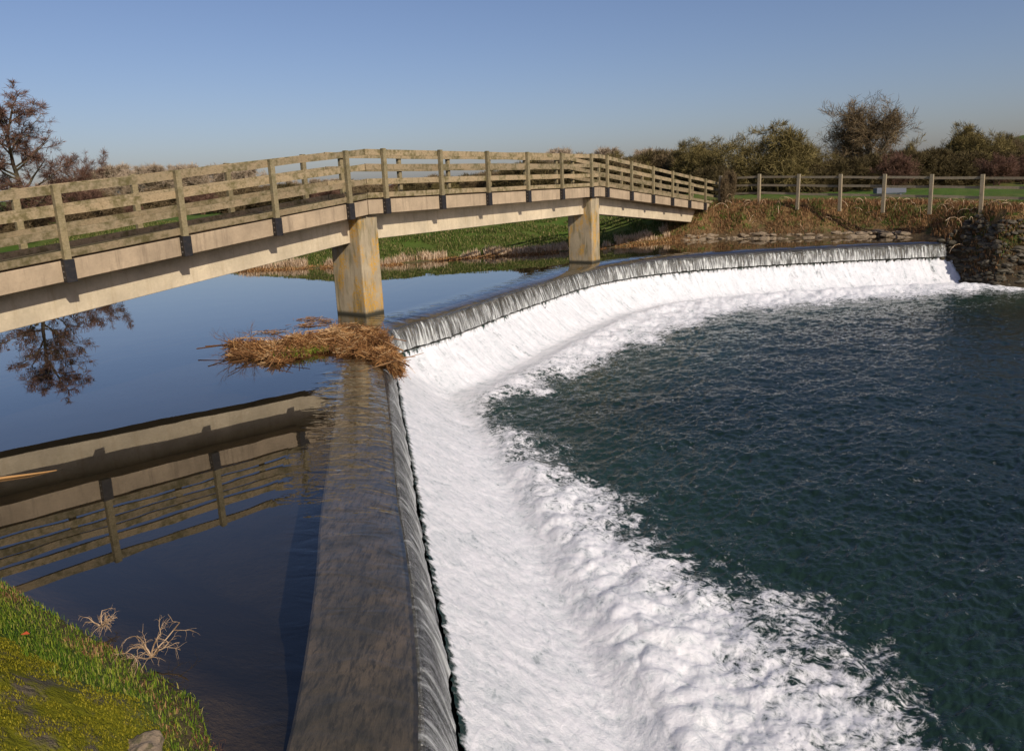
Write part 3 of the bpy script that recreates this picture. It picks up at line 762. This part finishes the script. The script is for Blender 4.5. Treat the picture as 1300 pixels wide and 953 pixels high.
def place(key, x, y, h, w=1.0, rz=0, label='', cat='tree', group=None, sink=.1):
    fn, o = protos[key][:2]
    if o is None:
        o = fn(); protos[key][1] = o
        zs = max(max(v.co.z for v in c.data.vertices) for c in o.children); protos[key].append(zs)
    else:
        c = o.copy(); Cl.link(c)
        for k in o.children:
            q = k.copy(); Cl.link(q); q.parent = c
        if 'group' in c: del c['group']
        o = c
    H0 = protos[key][2]
    s = (h + sink) / H0
    o.scale = (s * w, s * w, s); o.rotation_euler = (0, 0, rz)
    o.location = (x, y, float(ground_z(np.array([x]), np.array([y]))[0]) - sink)
    tag(o, label, cat, group)
    return o
def px(xp, Yd):
    """plan position on the bearing of photo column xp at forward distance Yd"""
    return ((xp - 650) / 919.7 * Yd * .985 + (.0423) * .02 * Yd, Yd)
# single trees and bushes named one by one
place('alder', -32.6, 50, 10.5, 1.2, .4, 'tall alder with reddish catkin twigs and pale trunk at the far left', 'tree')
place('birch', -31.6, 55, 5.6, 1.0, 1.4, 'thin pink twigged sapling clump just right of the tall alder', 'tree')
place('birch', -30.2, 52.5, 3.6, 1.1, 2.9, 'small pale stemmed sapling clump seen through the left parapet rails', 'tree')
place('oak', 36.2, 74, 9.3, 1.05, .9, 'tallest bare spreading tree above the right hand hedge', 'tree')
place('thorn', 22.6, 63, 6.4, 1.0, .3, 'big rounded olive thorn bush left of the tall bare tree', 'bush')
place('thorn2', 18.2, 67, 5.4, 1.0, 1.8, 'olive thorn bush between the footbridge end and the big rounded one', 'bush')
place('thorn', 26.0, 66, 4.6, .9, 2.6, 'low thorn bush in the dip between the rounded bush and the bare tree', 'bush')
place('thorn', 41.5, 69, 6.0, .85, 2.2, 'broad olive thorn bush to the right of the tall bare tree', 'bush')
place('thorn2', 46.0, 72, 5.0, 1.0, 4.2, 'thorn bush beside the broad olive one towards the right edge', 'bush')
place('red', 30.6, 58, 3.5, 1.0, .0, 'reddish twiggy bush standing in front of the tall bare tree', 'bush')
place('red', 40.0, 60, 2.9, 1.25, 1.2, 'reddish bush in the hedge right of the trough', 'bush', 'reddish bushes at the right')
place('red', 43.0, 61, 2.9, 1.25, 2.2, 'reddish bush near the right edge of the hedge', 'bush', 'reddish bushes at the right')
place('red', 46.0, 62, 2.6, 1.25, 3.2, 'reddish bush at the right edge of the picture', 'bush', 'reddish bushes at the right')
place('oak', 82, 121, 7.0, 1.0, 2.0, 'pale bare tree on the hill at the right edge', 'tree')
G = 'dark low hedge bushes behind the field fence'
for i_, (x, y, h) in enumerate([(17.0, 61, 3.2), (19.5, 62, 3.2), (21.5, 60.5, 2.8), (24.6, 61, 3.3), (27.0, 62, 3.6), (29.5, 63.5, 3.8), (32.2, 64, 4.2), (35, 65, 4.4), (38, 66, 4.3), (41, 66.5, 4), (44, 67, 4), (47.5, 68, 3.8), (51, 69, 4)]):
    place('dark', x, y, h * .82, 1.0, i_ * 1.3, 'dark low bush in the hedge line behind the field fence', 'hedge bush', G)
G = 'brown scrub bushes behind the middle of the bridge'
for i_ in range(17):
    xp = 480 + i_ * 25 + random.uniform(-6, 6); Yd = random.uniform(62, 78)
    x, y = px(xp, Yd); h = 1.45 + Yd / 920 * (random.uniform(9, 22) + 16 * min(1, max(0, (xp - 560) / 160)))
    place(('scrub', 'thorn2', 'dark')[i_ % 3], x, y, h, 1.25, i_ * 2.1, 'bare scrub bush on the far bank seen through the middle rails', 'bush', G)
G = 'bare trees beyond the bridge crown'
for i_, (xp, yt, Yd) in enumerate([(722, 186, 105), (745, 192, 110), (775, 185, 105), (800, 190, 100), (828, 186, 96), (848, 186, 95), (866, 192, 92), (700, 196, 115), (760, 200, 90), (815, 200, 85), (880, 195, 82), (895, 178, 75)]):
    x, y = px(xp, Yd); hz = 236 - .0423 * (xp - 650); h = 2.8 + (hz - yt) / 919.7 * Yd - 1.35
    place(('far', 'scrub', 'far', 'thorn')[i_ % 4], x, y, h, 1.1, i_ * 1.7, 'bare brown tree on the skyline above the right span', 'tree', G)
G = 'distant pale tree line at the left'
for i_ in range(26):
    xp = 95 + i_ * 15 + random.uniform(-4, 4); Yd = random.uniform(135, 165)
    hz = 236 - .0423 * (xp - 650); yt = {0: 212, 1: 206, 2: 205}[i_ % 3] if 130 < xp < 345 else 222
    if xp > 345: yt = hz - random.uniform(14, 22)
    x, y = px(xp, Yd); h = 2.8 + (hz - yt) / 919.7 * Yd - 1.4
    place('far', x, y, h, 1.0, i_ * 1.1, 'pale leafless tree in the distant line beyond the left span', 'tree', G)
G = 'brown hedge bushes beyond the left span'
for i_ in range(24):
    xp = 60 + i_ * 19 + random.uniform(-6, 6); Yd = random.uniform(64, 88)
    hz = 236 - .0423 * (xp - 650); x, y = px(xp, Yd); h = 1.4 + random.uniform(.6, 2.0)
    place(('scrub', 'dark', 'scrub', 'red')[i_ % 4], x, y, h, 1.5, i_ * .9, 'low brown hedge bush beyond the left span', 'hedge bush', G)
G = 'red brown scrub on the left bank'
for i_, (x, y, h) in enumerate([(-36, 52, 2.6), (-33, 51, 2.2), (-29.5, 50, 2.0), (-27.5, 49.5, 2.2), (-26, 51, 1.8), (-40, 53, 3)]):
    place(('red', 'scrub')[i_ % 2], x, y, h, 1.3, i_ * 2.3, 'red brown scrub bush around the foot of the alder', 'bush', G)

# ------------------------------------------------------------------ bank vegetation (nobody could count it)
def scatter(n, x0, x1, y0, y1, test, seed):
    r = np.random.default_rng(seed); out = np.zeros((0, 3))
    while len(out) < n:
        x = r.uniform(x0, x1, n * 3); y = r.uniform(y0, y1, n * 3)
        z, d, u, near, top = ground_z(x, y, True)
        m = test(x, y, z, d, u, near)
        out = np.vstack([out, np.stack([x, y, z], 1)[m]])
    return out[:n]
def blade_obj(name, R, h, w, lean, mat, label, cat, seed, curl=.5, kind='stuff'):
    r = np.random.default_rng(seed); n = len(R)
    H = h * r.uniform(.5, 1.25, n); Wd = w * r.uniform(.7, 1.3, n)
    Vb, Q, Tt = blades(R, H, Wd, np.abs(r.normal(0, lean, n)), r.uniform(0, 2 * pi, n), curl)
    rnd = np.repeat(r.uniform(0, 1, n), 5)
    return tag(mesh_np(name, Vb, [Q, Tt], mat, attrs={'rnd': rnd}), label, cat, kind=kind)
def mossf(x, y, d):
    n_ = x * N[0] + y * N[1]
    return sstep(.35, .75, d + .28 * fbm(x * 1.8, y * 1.8, 3) + .25 * (n_ + 4.4)) * sstep(-6.2, -5.2, n_)
def snv(x, y): return x * D[0] + y * D[1], x * N[0] + y * N[1]
# near bank turf
R = scatter(60000, -5, -.8, 1.6, 5.2, lambda x, y, z, d, u, near: near & (d > .2) & (d < 2.2) & (u < -.9) & (mossf(x, y, d) > .3) & (fbm(x * 2.3 + 31, y * 2.3, 4) > -.12), 25)
blade_obj('moss', R, .014, .005, .7, M['moss'], 'yellow green moss cushions over the stone edge of the near bank', 'moss', 26)
R = scatter(52000, -7.5, -.8, 1.6, 7.5, lambda x, y, z, d, u, near: near & (d > .0) & (d < 3.0) & (u < -.9) & (mossf(x, y, d) < .45 + .35 * fbm(x * 5, y * 5, 2)), 5)
blade_obj('near_grass', R, .042, .005, .75, M['grass'], 'short bright green grass on the near bank', 'grass', 6)
R = scatter(2200, -7.5, -.8, 1.6, 7.5, lambda x, y, z, d, u, near: near & (d > -.05) & (d < .22) & (u < -.9) & (fbm(x * 1.7, y * 1.7, 2) > .0), 8)
blade_obj('bank_edge_litter', R, .045, .006, 1.5, M['dead'], 'brown dead leaves and stems along the near water edge', 'dead plants', 9)
# far bank reeds
R = scatter(7000, -11, 7.6, 27, 35, lambda x, y, z, d, u, near: (~near) & (d > .6) & (d < 1.4) & (fbm(x * 1.1, y * .5, 3) > -.06), 10)
blade_obj('far_bank_reeds', R, .27, .028, .55, M['reed'], 'pale dead reeds along the far bank under the middle span', 'reeds', 11)
R = scatter(15000, -24, 9, 27, 42, lambda x, y, z, d, u, near: (~near) & (d > -.05) & (d < .85) & (fbm(x, y, 2) > -.2), 12)
blade_obj('far_bank_dead_stems', R, .09, .022, 1.2, M['raft'], 'red brown dead stems at the foot of the far bank', 'dead plants', 13)
R = scatter(80000, -30, 9, 27, 50, lambda x, y, z, d, u, near: (~near) & (d > .9) & (d < 9) & (fbm(x * .9, y * .9, 4) > -.16), 14)
blade_obj('far_bank_grass', R, .15, .035, .8, M['grass_far'], 'green tufted grass on the slope of the far bank', 'grass', 15)
R = scatter(30000, 7.5, 24, 22, 40, lambda x, y, z, d, u, near: (~near) & (d > .2) & (d < 3.4) & (fbm(x * .9, y * .9, 3) > -.25), 16)
blade_obj('bramble_stems', R, .20, .02, 1.2, M['dead'], 'brown dead bramble and bracken covering the right bank', 'dead plants', 17)
R = scatter(14000, 7.5, 24, 22, 40, lambda x, y, z, d, u, near: (~near) & (d > .6) & (d < 5) & (fbm(x * .9 + 5, y * .9, 3) > .08), 18)
blade_obj('right_bank_grass', R, .15, .03, .7, M['grass_far'], 'green grass patches among the brambles on the right bank', 'grass', 19)

R = scatter(130, 7.5, 22, 24, 37, lambda x, y, z, d, u, near: (~near) & (d > .6) & (d < 3.2), 21)
r = np.random.default_rng(22); sg = []
for p in R:
    a = r.uniform(0, 2 * pi); q = p + np.array([0, 0, .02]); e = r.uniform(.5, 1.3); L = r.uniform(.4, 1.1)
    for i_ in range(5):
        q2 = q + np.array([cos(a) * cos(e), sin(a) * cos(e), sin(e)]) * L / 5; sg.append((q, q2)); q = q2; e -= .45; a += r.normal(0, .15)
Vt, Ft = tubes([a[0] for a in sg], [a[1] for a in sg], np.full(len(sg), .011), np.full(len(sg), .009), 3)
tag(mesh_np('bramble_canes', Vt, [Ft], M['reed'], attrs={'rnd': np.repeat(r.uniform(0, .9, len(sg)), 6)}), 'pale arching bramble canes on the right bank', 'brambles', kind='stuff')
place('scrub', 10.85, 35.9, 1.7, .34, .6, 'rusty brown creeper clump wrapped round the post where fence meets footbridge', 'creeper')
# ------------------------------------------------------------------ stones
def rock_verts(r, size, flat=.7):
    t = (1 + 5 ** .5) / 2
    v = np.array([(-1, t, 0), (1, t, 0), (-1, -t, 0), (1, -t, 0), (0, -1, t), (0, 1, t), (0, -1, -t), (0, 1, -t), (t, 0, -1), (t, 0, 1), (-t, 0, -1), (-t, 0, 1)]) / 1.9
    v = v * r.uniform(.7, 1.15, (12, 1)) * size * np.array([r.uniform(.8, 1.3), r.uniform(.7, 1.1), flat])
    a = r.uniform(0, 2 * pi); c, s = cos(a), sin(a)
    return np.column_stack([v[:, 0] * c - v[:, 1] * s, v[:, 0] * s + v[:, 1] * c, v[:, 2]])
IF = np.array([(0, 11, 5), (0, 5, 1), (0, 1, 7), (0, 7, 10), (0, 10, 11), (1, 5, 9), (5, 11, 4), (11, 10, 2), (10, 7, 6), (7, 1, 8), (3, 9, 4), (3, 4, 2), (3, 2, 6), (3, 6, 8), (3, 8, 9), (4, 9, 5), (2, 4, 11), (6, 2, 10), (8, 6, 7), (9, 8, 1)])
def rocks(pts, sizes, seed, flat=.7):
    r = np.random.default_rng(seed); V = []; F = []
    for k, (p, s) in enumerate(zip(pts, sizes)):
        V.append(rock_verts(r, s, flat) + np.array(p)); F.append(IF + 12 * k)
    return np.concatenate(V), np.concatenate(F)
r = np.random.default_rng(40)
pts = []
for t in np.linspace(0, 1, 70):
    q = np.array([(8.4, 33.8), (9.8, 34.1), (12.3, 32.45), (15.7, 31.85), (16.9, 30.5)]); ss = np.linspace(0, 1, len(q))
    x = np.interp(t, ss, q[:, 0]); y = np.interp(t, ss, q[:, 1])
    for k in range(2): pts.append((x + r.normal(0, .15), y + .05 + .35 * k + r.uniform(-.1, .1), -.06 + .17 * k + r.uniform(-.03, .06)))
Vr, Fr = rocks(pts, r.uniform(.12, .36, len(pts)), 41, .42)
tag(mesh_np('stone_edging', Vr, [Fr], M['stone']), 'ragged pale stone edging at the waterline of the right bank', 'stone edging')
# rubble wall at the right end of the weir, shade put into its stone colour
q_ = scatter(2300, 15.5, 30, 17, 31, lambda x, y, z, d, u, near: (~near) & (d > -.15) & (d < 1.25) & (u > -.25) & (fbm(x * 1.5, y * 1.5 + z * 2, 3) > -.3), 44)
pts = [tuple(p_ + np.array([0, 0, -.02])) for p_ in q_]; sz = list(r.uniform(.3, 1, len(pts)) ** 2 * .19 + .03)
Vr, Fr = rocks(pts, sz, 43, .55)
rw = thing('rubble_wall', 'shade-darkened rough stone rubble wall holding the bank at the right end of the weir', 'wall', (17, 27, POOL))
o = mesh_np('rubble', Vr - np.array([17, 27, POOL]), [Fr], M['shaded_stone'], rw)
# a few bigger near-bank slabs half buried in moss
for k, (s_, n_, a_, w_, lab) in enumerate([(1.42, -3.3, .13, .16, 'pale flat stone beside the near water edge')]):
    x, y, _ = sn(s_, n_); z = float(ground_z(np.array([x]), np.array([y]))[0])
    rg_ = np.linspace(0, 1, 22); th_ = np.linspace(0, 2 * pi, 48, endpoint=False); RG, TH = np.meshgrid(rg_, th_)
    rad_ = a_ * (1 + .45 * fbm(np.cos(TH) * 1.4 + 9 * k, np.sin(TH) * 1.4, 4)) * RG
    bx, by = rad_ * np.cos(TH) * 1.25, rad_ * np.sin(TH)
    bz = .022 * np.sqrt(np.clip(1 - RG ** 4, 0, 1)) + .035 * fbm(bx * 9 + k, by * 9, 4) - .03 * (RG > .98)
    i2 = (np.arange(48)[:, None] * 22 + np.arange(21)[None]).ravel(); j2 = ((np.arange(48)[:, None] + 1) % 48 * 22 + np.arange(21)[None]).ravel()
    o = mesh_np('bank_stone', np.stack([bx.ravel(), by.ravel(), bz.ravel()], 1), [np.stack([i2, i2 + 1, j2 + 1, j2], 1)], M['stone'], smooth=True, up=True)
    o.location = (x, y, z - .012); tag(o, lab, 'stone')

# ------------------------------------------------------------------ debris raft caught on the first pier
raft = thing('debris_raft', 'floating raft of brown reeds and twigs caught at the nearer pier', 'debris', (-3.2, 13.0, 0))
r = np.random.default_rng(70)
C0 = np.array([-3.2, 13.0])
def raft_pts(n):
    """centreline of the raft: from the far left over to the lip, then hanging down the fall"""
    q = np.array([(-5.25, 13.3), (-4.63, 13.02), (-4.32, 13.0), (-4.02, 13.2), (-3.71, 13.4), (-3.31, 13.6), (-2.84, 13.6), (-2.43, 13.4), (-2.2, 12.7), (-2.0, 12.0)])
    w = np.array([.35, .62, .9, 1.1, 1.2, 1.2, 1.35, 1.2, .75, .2])
    t = r.uniform(0, 1, n) ** .9; k = np.linspace(0, 1, len(q))
    x = np.interp(t, k, q[:, 0]); y = np.interp(t, k, q[:, 1]); ww = np.interp(t, k, w)
    o = np.clip(r.normal(0, .45, n), -1, 1)
    return x + r.normal(0, .05, n), y + o * ww, t, o
n = 15000
x, y, t, o = raft_pts(n)
sel = (fbm(x * 1.9 + 3, y * 1.5, 4) > -.07 - .10 * (np.abs(o) < .4)); x, y, t, o = x[sel], y[sel], t[sel], o[sel]; n = len(x)
u_, _t = lip_dist(x, y)
z = .01 + .15 * np.clip(1 - np.abs(o), 0, 1) * r.uniform(0, 1, n) ** 1.3 + .26 * np.clip(fbm(x * 2.2, y * 2.2, 3), 0, 1)
z = z - np.clip(u_, 0, 1) * 1.3 - .02 * (u_ > -.2)
a = np.where(r.uniform(0, 1, n) < .6, np.interp(t, [0, .6, 1], [.0, .25, -1.2]) + r.normal(0, .8, n), r.uniform(0, pi, n))
L = r.uniform(.08, .32, n)
dv = np.stack([np.cos(a), np.sin(a), r.normal(0, .45, n)], 1) * L[:, None] / 2
c = np.stack([x, y, z], 1)
Vt, Ft = tubes(c - dv, c + dv, r.uniform(.003, .008, n), r.uniform(.002, .006, n), 3)
rnd = np.repeat(np.clip(r.beta(1.3, 1.5, n) + .5 * fbm(x * 2.2, y * 2.2, 3), 0, 1), 6)
off = np.array([-3.2, 13.0, 0])
mesh_np('reed_mat', Vt - off, [Ft], M['raft'], raft, attrs={'rnd': rnd})
# underlying sodden mat
gx = 90; gy = 26
V = []; 
q = np.array([(-4.7, 13.05), (-4.4, 13.05), (-4.0, 13.15), (-3.6, 13.3), (-3.1, 13.5), (-2.8, 13.5), (-2.55, 13.4)]); w = np.array([.05, .4, .6, .65, .75, .8, .4])
for i_ in range(gx):
    tt_ = i_ / (gx - 1); cx = np.interp(tt_, np.linspace(0, 1, 7), q[:, 0]); cy = np.interp(tt_, np.linspace(0, 1, 7), q[:, 1]); ww = np.interp(tt_, np.linspace(0, 1, 7), w)
    for j_ in range(gy):
        o_ = j_ / (gy - 1) * 2 - 1; yy = cy + o_ * ww * (1 + .35 * float(fbm(cx * 3, o_ * 1.0 + 4, 3)))
        V.append((cx, yy, -.07 + .10 * (1 - o_ * o_) + .12 * float(fbm(cx * 5, yy * 5, 3))))
V = np.array(V); i_ = (np.arange(gx - 1)[:, None] * gy + np.arange(gy - 1)[None]).ravel()
mesh_np('sodden_litter', V - off, [np.stack([i_, i_ + gy, i_ + gy + 1, i_ + 1], 1)], M['raft'], raft, smooth=True, attrs={'rnd': np.full(len(V), .12)})
# thicker sticks lying through it
n = 46; x, y, t, o = raft_pts(n); a = r.uniform(0, pi, n); L = r.uniform(.4, 1.1, n); dv = np.stack([np.cos(a), np.sin(a), r.normal(0, .18, n)], 1) * L[:, None] / 2
c = np.stack([x, y, r.uniform(.08, .26, n) - np.clip(lip_dist(x, y)[0], 0, 1) * 1.3], 1)
for k in range(n):
    Vt, Ft = tubes([c[k] - dv[k]], [c[k] + dv[k]], [r.uniform(.006, .016)], [.005], 6)
    mesh_np('stick', Vt - off, [Ft], M['dead'], raft, attrs={'rnd': np.full(len(Vt), r.uniform(.1, 1))})
# twig tangle at its left end
sg = []
for k in range(16):
    a = pi + r.uniform(-1.1, 1.1); p = np.array([-4.6 + r.uniform(-.3, .2), 13.1 + r.uniform(-.7, .6), .03])
    def br(p, a, e, L, rad, lev):
        kk = 5; pts = [p]
        for i in range(kk):
            a += r.normal(0, .28); e += r.normal(0, .12); p = p + np.array([cos(a) * cos(e), sin(a) * cos(e), sin(e)]) * L / kk
            p[2] = max(p[2], -.02); pts.append(p); sg.append((pts[-2], pts[-1], rad * (1 - .6 * i / kk), rad * (1 - .6 * (i + 1) / kk)))
        if lev < 2:
            for _ in range(4):
                br(pts[r.integers(1, kk)], a + r.uniform(-1.1, 1.1), e + r.uniform(-.3, .4), L * .5, rad * .5, lev + 1)
    br(p, a, r.uniform(0, .25), r.uniform(.4, .95), .008, 0)
Vt, Ft = tubes([s[0] for s in sg], [s[1] for s in sg], [s[2] for s in sg], [s[3] for s in sg], 4)
mesh_np('twig_tangle', Vt - off, [Ft], M['dead'], raft, attrs={'rnd': np.repeat(r.uniform(0, .5, len(sg)), 8)})
n = 500; x = r.normal(-3.8, .22, n); y = 12.75 + r.normal(0, .22, n)
Vb, Q, Tt = blades(np.stack([x, y, np.full(n, .05)], 1), r.uniform(.05, .12, n), np.full(n, .008), np.abs(r.normal(0, .6, n)), r.uniform(0, 6.28, n))
tag(mesh_np('green_shoots', Vb - off, [Q, Tt], M['grass'], raft, attrs={'rnd': np.repeat(r.uniform(.2, .9, n), 5)}), kind='stuff')
# smaller scattered litter beside it
n = 260; cc = np.array([(-4.6, 16.4), (-4.2, 16.0), (-4.5, 15.6), (-3.6, 15.4), (-5.1, 15.0)])[r.integers(0, 5, n)]; x = cc[:, 0] + r.normal(0, .16, n); y = cc[:, 1] + r.normal(0, .10, n)
a = r.uniform(0, pi, n); L = r.uniform(.06, .2, n); dv = np.stack([np.cos(a), np.sin(a), r.normal(0, .1, n)], 1) * L[:, None] / 2; c = np.stack([x, y, .012 + .03 * r.uniform(0, 1, n)], 1)
Vt, Ft = tubes(c - dv, c + dv, np.full(n, .005), np.full(n, .004), 3)
tag(mesh_np('loose_litter', Vt, [Ft], M['raft'], attrs={'rnd': np.repeat(r.uniform(0, 1, n), 6)}), 'loose brown plant litter floating behind the raft by the nearer pier', 'litter', kind='stuff')
# longer strands of reed draped over the lip
n = 420; t = r.uniform(0, 1, n); P0 = np.stack([-2.45 + .25 * t + r.normal(0, .06, n), 12.9 - .5 * t + r.normal(0, .07, n), np.full(n, .03)], 1)
P1 = P0 + np.stack([r.uniform(.1, .42, n), r.uniform(-.5, -.15, n), r.uniform(-.4, -.08, n)], 1)
Vt, Ft = tubes(P0, P1, np.full(n, .007), np.full(n, .003), 3)
mesh_np('draped_reeds', Vt - off, [Ft], M['raft'], raft, attrs={'rnd': np.repeat(r.uniform(.2, 1, n), 6)})

# ------------------------------------------------------------------ dead plants and small things on the near bank
def dead_plant(x, y, z, seed, size, label):
    r = np.random.default_rng(seed); sg = []
    def br(p, d, L, rad, lev):
        kk = 4; pts = [p]
        for i in range(kk):
            d = d + r.normal(0, .25, 3); d[2] -= .10 * lev; d /= np.linalg.norm(d); p = p + d * L / kk; pts.append(p)
            sg.append((pts[-2], pts[-1], rad, rad * .8)); rad *= .85
        if lev < 2:
            for _ in range(4): br(pts[r.integers(1, kk + 1)], d + r.normal(0, .75, 3), L * .55, rad * .8, lev + 1)
    for k in range(7): br(np.array([0., 0., 0.]), np.array([r.normal(.25, .5), r.normal(.1, .5), 1.]), size * r.uniform(.5, 1), .006, 0)
    Vt, Ft = tubes([s[0] for s in sg], [s[1] for s in sg], [s[2] for s in sg], [s[3] for s in sg], 4)
    o = mesh_np('dead_plant', Vt, [Ft], M['reed'], attrs={'rnd': np.repeat(r.uniform(.0, .55, len(sg)), 8)})
    o.location = (x, y, z); tag(o, label, 'dead plant')
x, y, _ = sn(2.0, -4.15); dead_plant(x, y, .05, 81, .26, 'taller pale dead plant with drooping stems at the near water edge')
x, y, _ = sn(2.0, -4.75); dead_plant(x, y, .06, 82, .15, 'smaller curled pale dead plant at the near water edge')
x, y, _ = sn(1.5, -4.6); z = float(ground_z(np.array([x]), np.array([y]))[0])
o = mesh_np('fallen_leaf', np.array([(0, 0, 0), (.03, .015, .012), (.055, 0, .004), (.03, -.018, .012)]) , [np.array([[0, 3, 2, 1]])], M['leaf']); o.location = (x, y, z + .05)
md = o.modifiers.new('solid', 'SOLIDIFY'); md.thickness = .002
tag(o, 'small red fallen leaf lying in the near grass', 'leaf')
# floating branch at the left edge
Vt, Ft = tubes([(-5.95, 7.06, .01), (-5.4, 7.24, .012), (-5.2, 7.30, .012)], [(-5.4, 7.24, .012), (-5.2, 7.30, .012), (-4.98, 7.42, .0)], [.012, .014, .010], [.014, .010, .004], 8)
tag(mesh_np('floating_branch', Vt, [Ft], M['raft'], attrs={'rnd': np.full(len(Vt), .8)}), 'bare floating branch at the left edge of the water', 'branch')

# water trough in the field
tr_ = thing('water_trough', 'grey metal water trough standing in the field behind the fence', 'trough', (24.6, 47.0, 1.2), -.1)
mb = MB(); mb.box((0, 0, .32), (.9, 0, 0), (0, .03, 0), (0, 0, .17)).box((0, .55, .32), (.9, 0, 0), (0, .03, 0), (0, 0, .17)); mb.box((-.87, .275, .32), (.03, 0, 0), (0, .245, 0), (0, 0, .17)).box((.87, .275, .32), (.03, 0, 0), (0, .245, 0), (0, 0, .17))
mb.box((0, .275, .10), (.84, 0, 0), (0, .245, 0), (0, 0, .02)).build('basin', M['trough'], tr_, bevel=.01)
mb = MB(); mb.box((-.6, .275, .03), (.05, 0, 0), (0, .25, 0), (0, 0, .045)).box((.6, .275, .03), (.05, 0, 0), (0, .25, 0), (0, 0, .045)).build('feet', M['trough'], tr_)

# ------------------------------------------------------------------ light, sky
w = bpy.data.worlds.new('World'); scene.world = w; w.use_nodes = True
nt = w.node_tree; bg = nt.nodes['Background']
sky = nt.nodes.new('ShaderNodeTexSky'); sky.sky_type = 'NISHITA'; sky.sun_disc = False
Lv = np.array([-N[0] + .42 * D[0], -N[1] + .42 * D[1], -.72]); Lv /= np.linalg.norm(Lv)
sunv = -Lv; el = math.asin(sunv[2]); azs = math.atan2(sunv[0], sunv[1])
sky.sun_elevation = el; sky.sun_rotation = azs
sky.altitude = 50; sky.air_density = 1.0; sky.dust_density = 1.6; sky.ozone_density = 5.0
nt.links.new(mix(nt, 1.0, sky.outputs[0], (1.11, .95, .965), 'MULTIPLY'), bg.inputs['Color']); bg.inputs['Strength'].default_value = .098
sd = bpy.data.lights.new('sun', 'SUN'); sd.energy = 4.4; sd.angle = radians(.53); sd.color = (1, .91, .78)
so = bpy.data.objects.new('sun', sd); Cl.link(so)
from mathutils import Vector, Matrix
so.rotation_euler = Vector(Lv).to_track_quat('-Z', 'Y').to_euler()

# ------------------------------------------------------------------ camera
cd = bpy.data.cameras.new('camera'); cam = bpy.data.objects.new('camera', cd); Cl.link(cam); scene.camera = cam
cd.sensor_width = 36; cd.lens = 919.74 / 1300 * 36; cd.clip_end = 4000; cd.clip_start = .05
cd.shift_y = -45 / 1300
cam.matrix_world = Matrix.Translation((0, 0, 2.8)) @ Matrix.Rotation(pi / 2 - .2091, 4, 'X') @ Matrix.Rotation(-.0423, 4, 'Z')

scene.render.engine = 'CYCLES'
scene.cycles.max_bounces = 8; scene.cycles.transparent_max_bounces = 12; scene.cycles.diffuse_bounces = 3
scene.cycles.caustics_reflective = False; scene.cycles.caustics_refractive = False
scene.view_settings.view_transform = 'Standard'; scene.view_settings.look = 'None'
scene.view_settings.exposure = 0; scene.view_settings.gamma = 1; scene.view_settings.use_curve_mapping = False
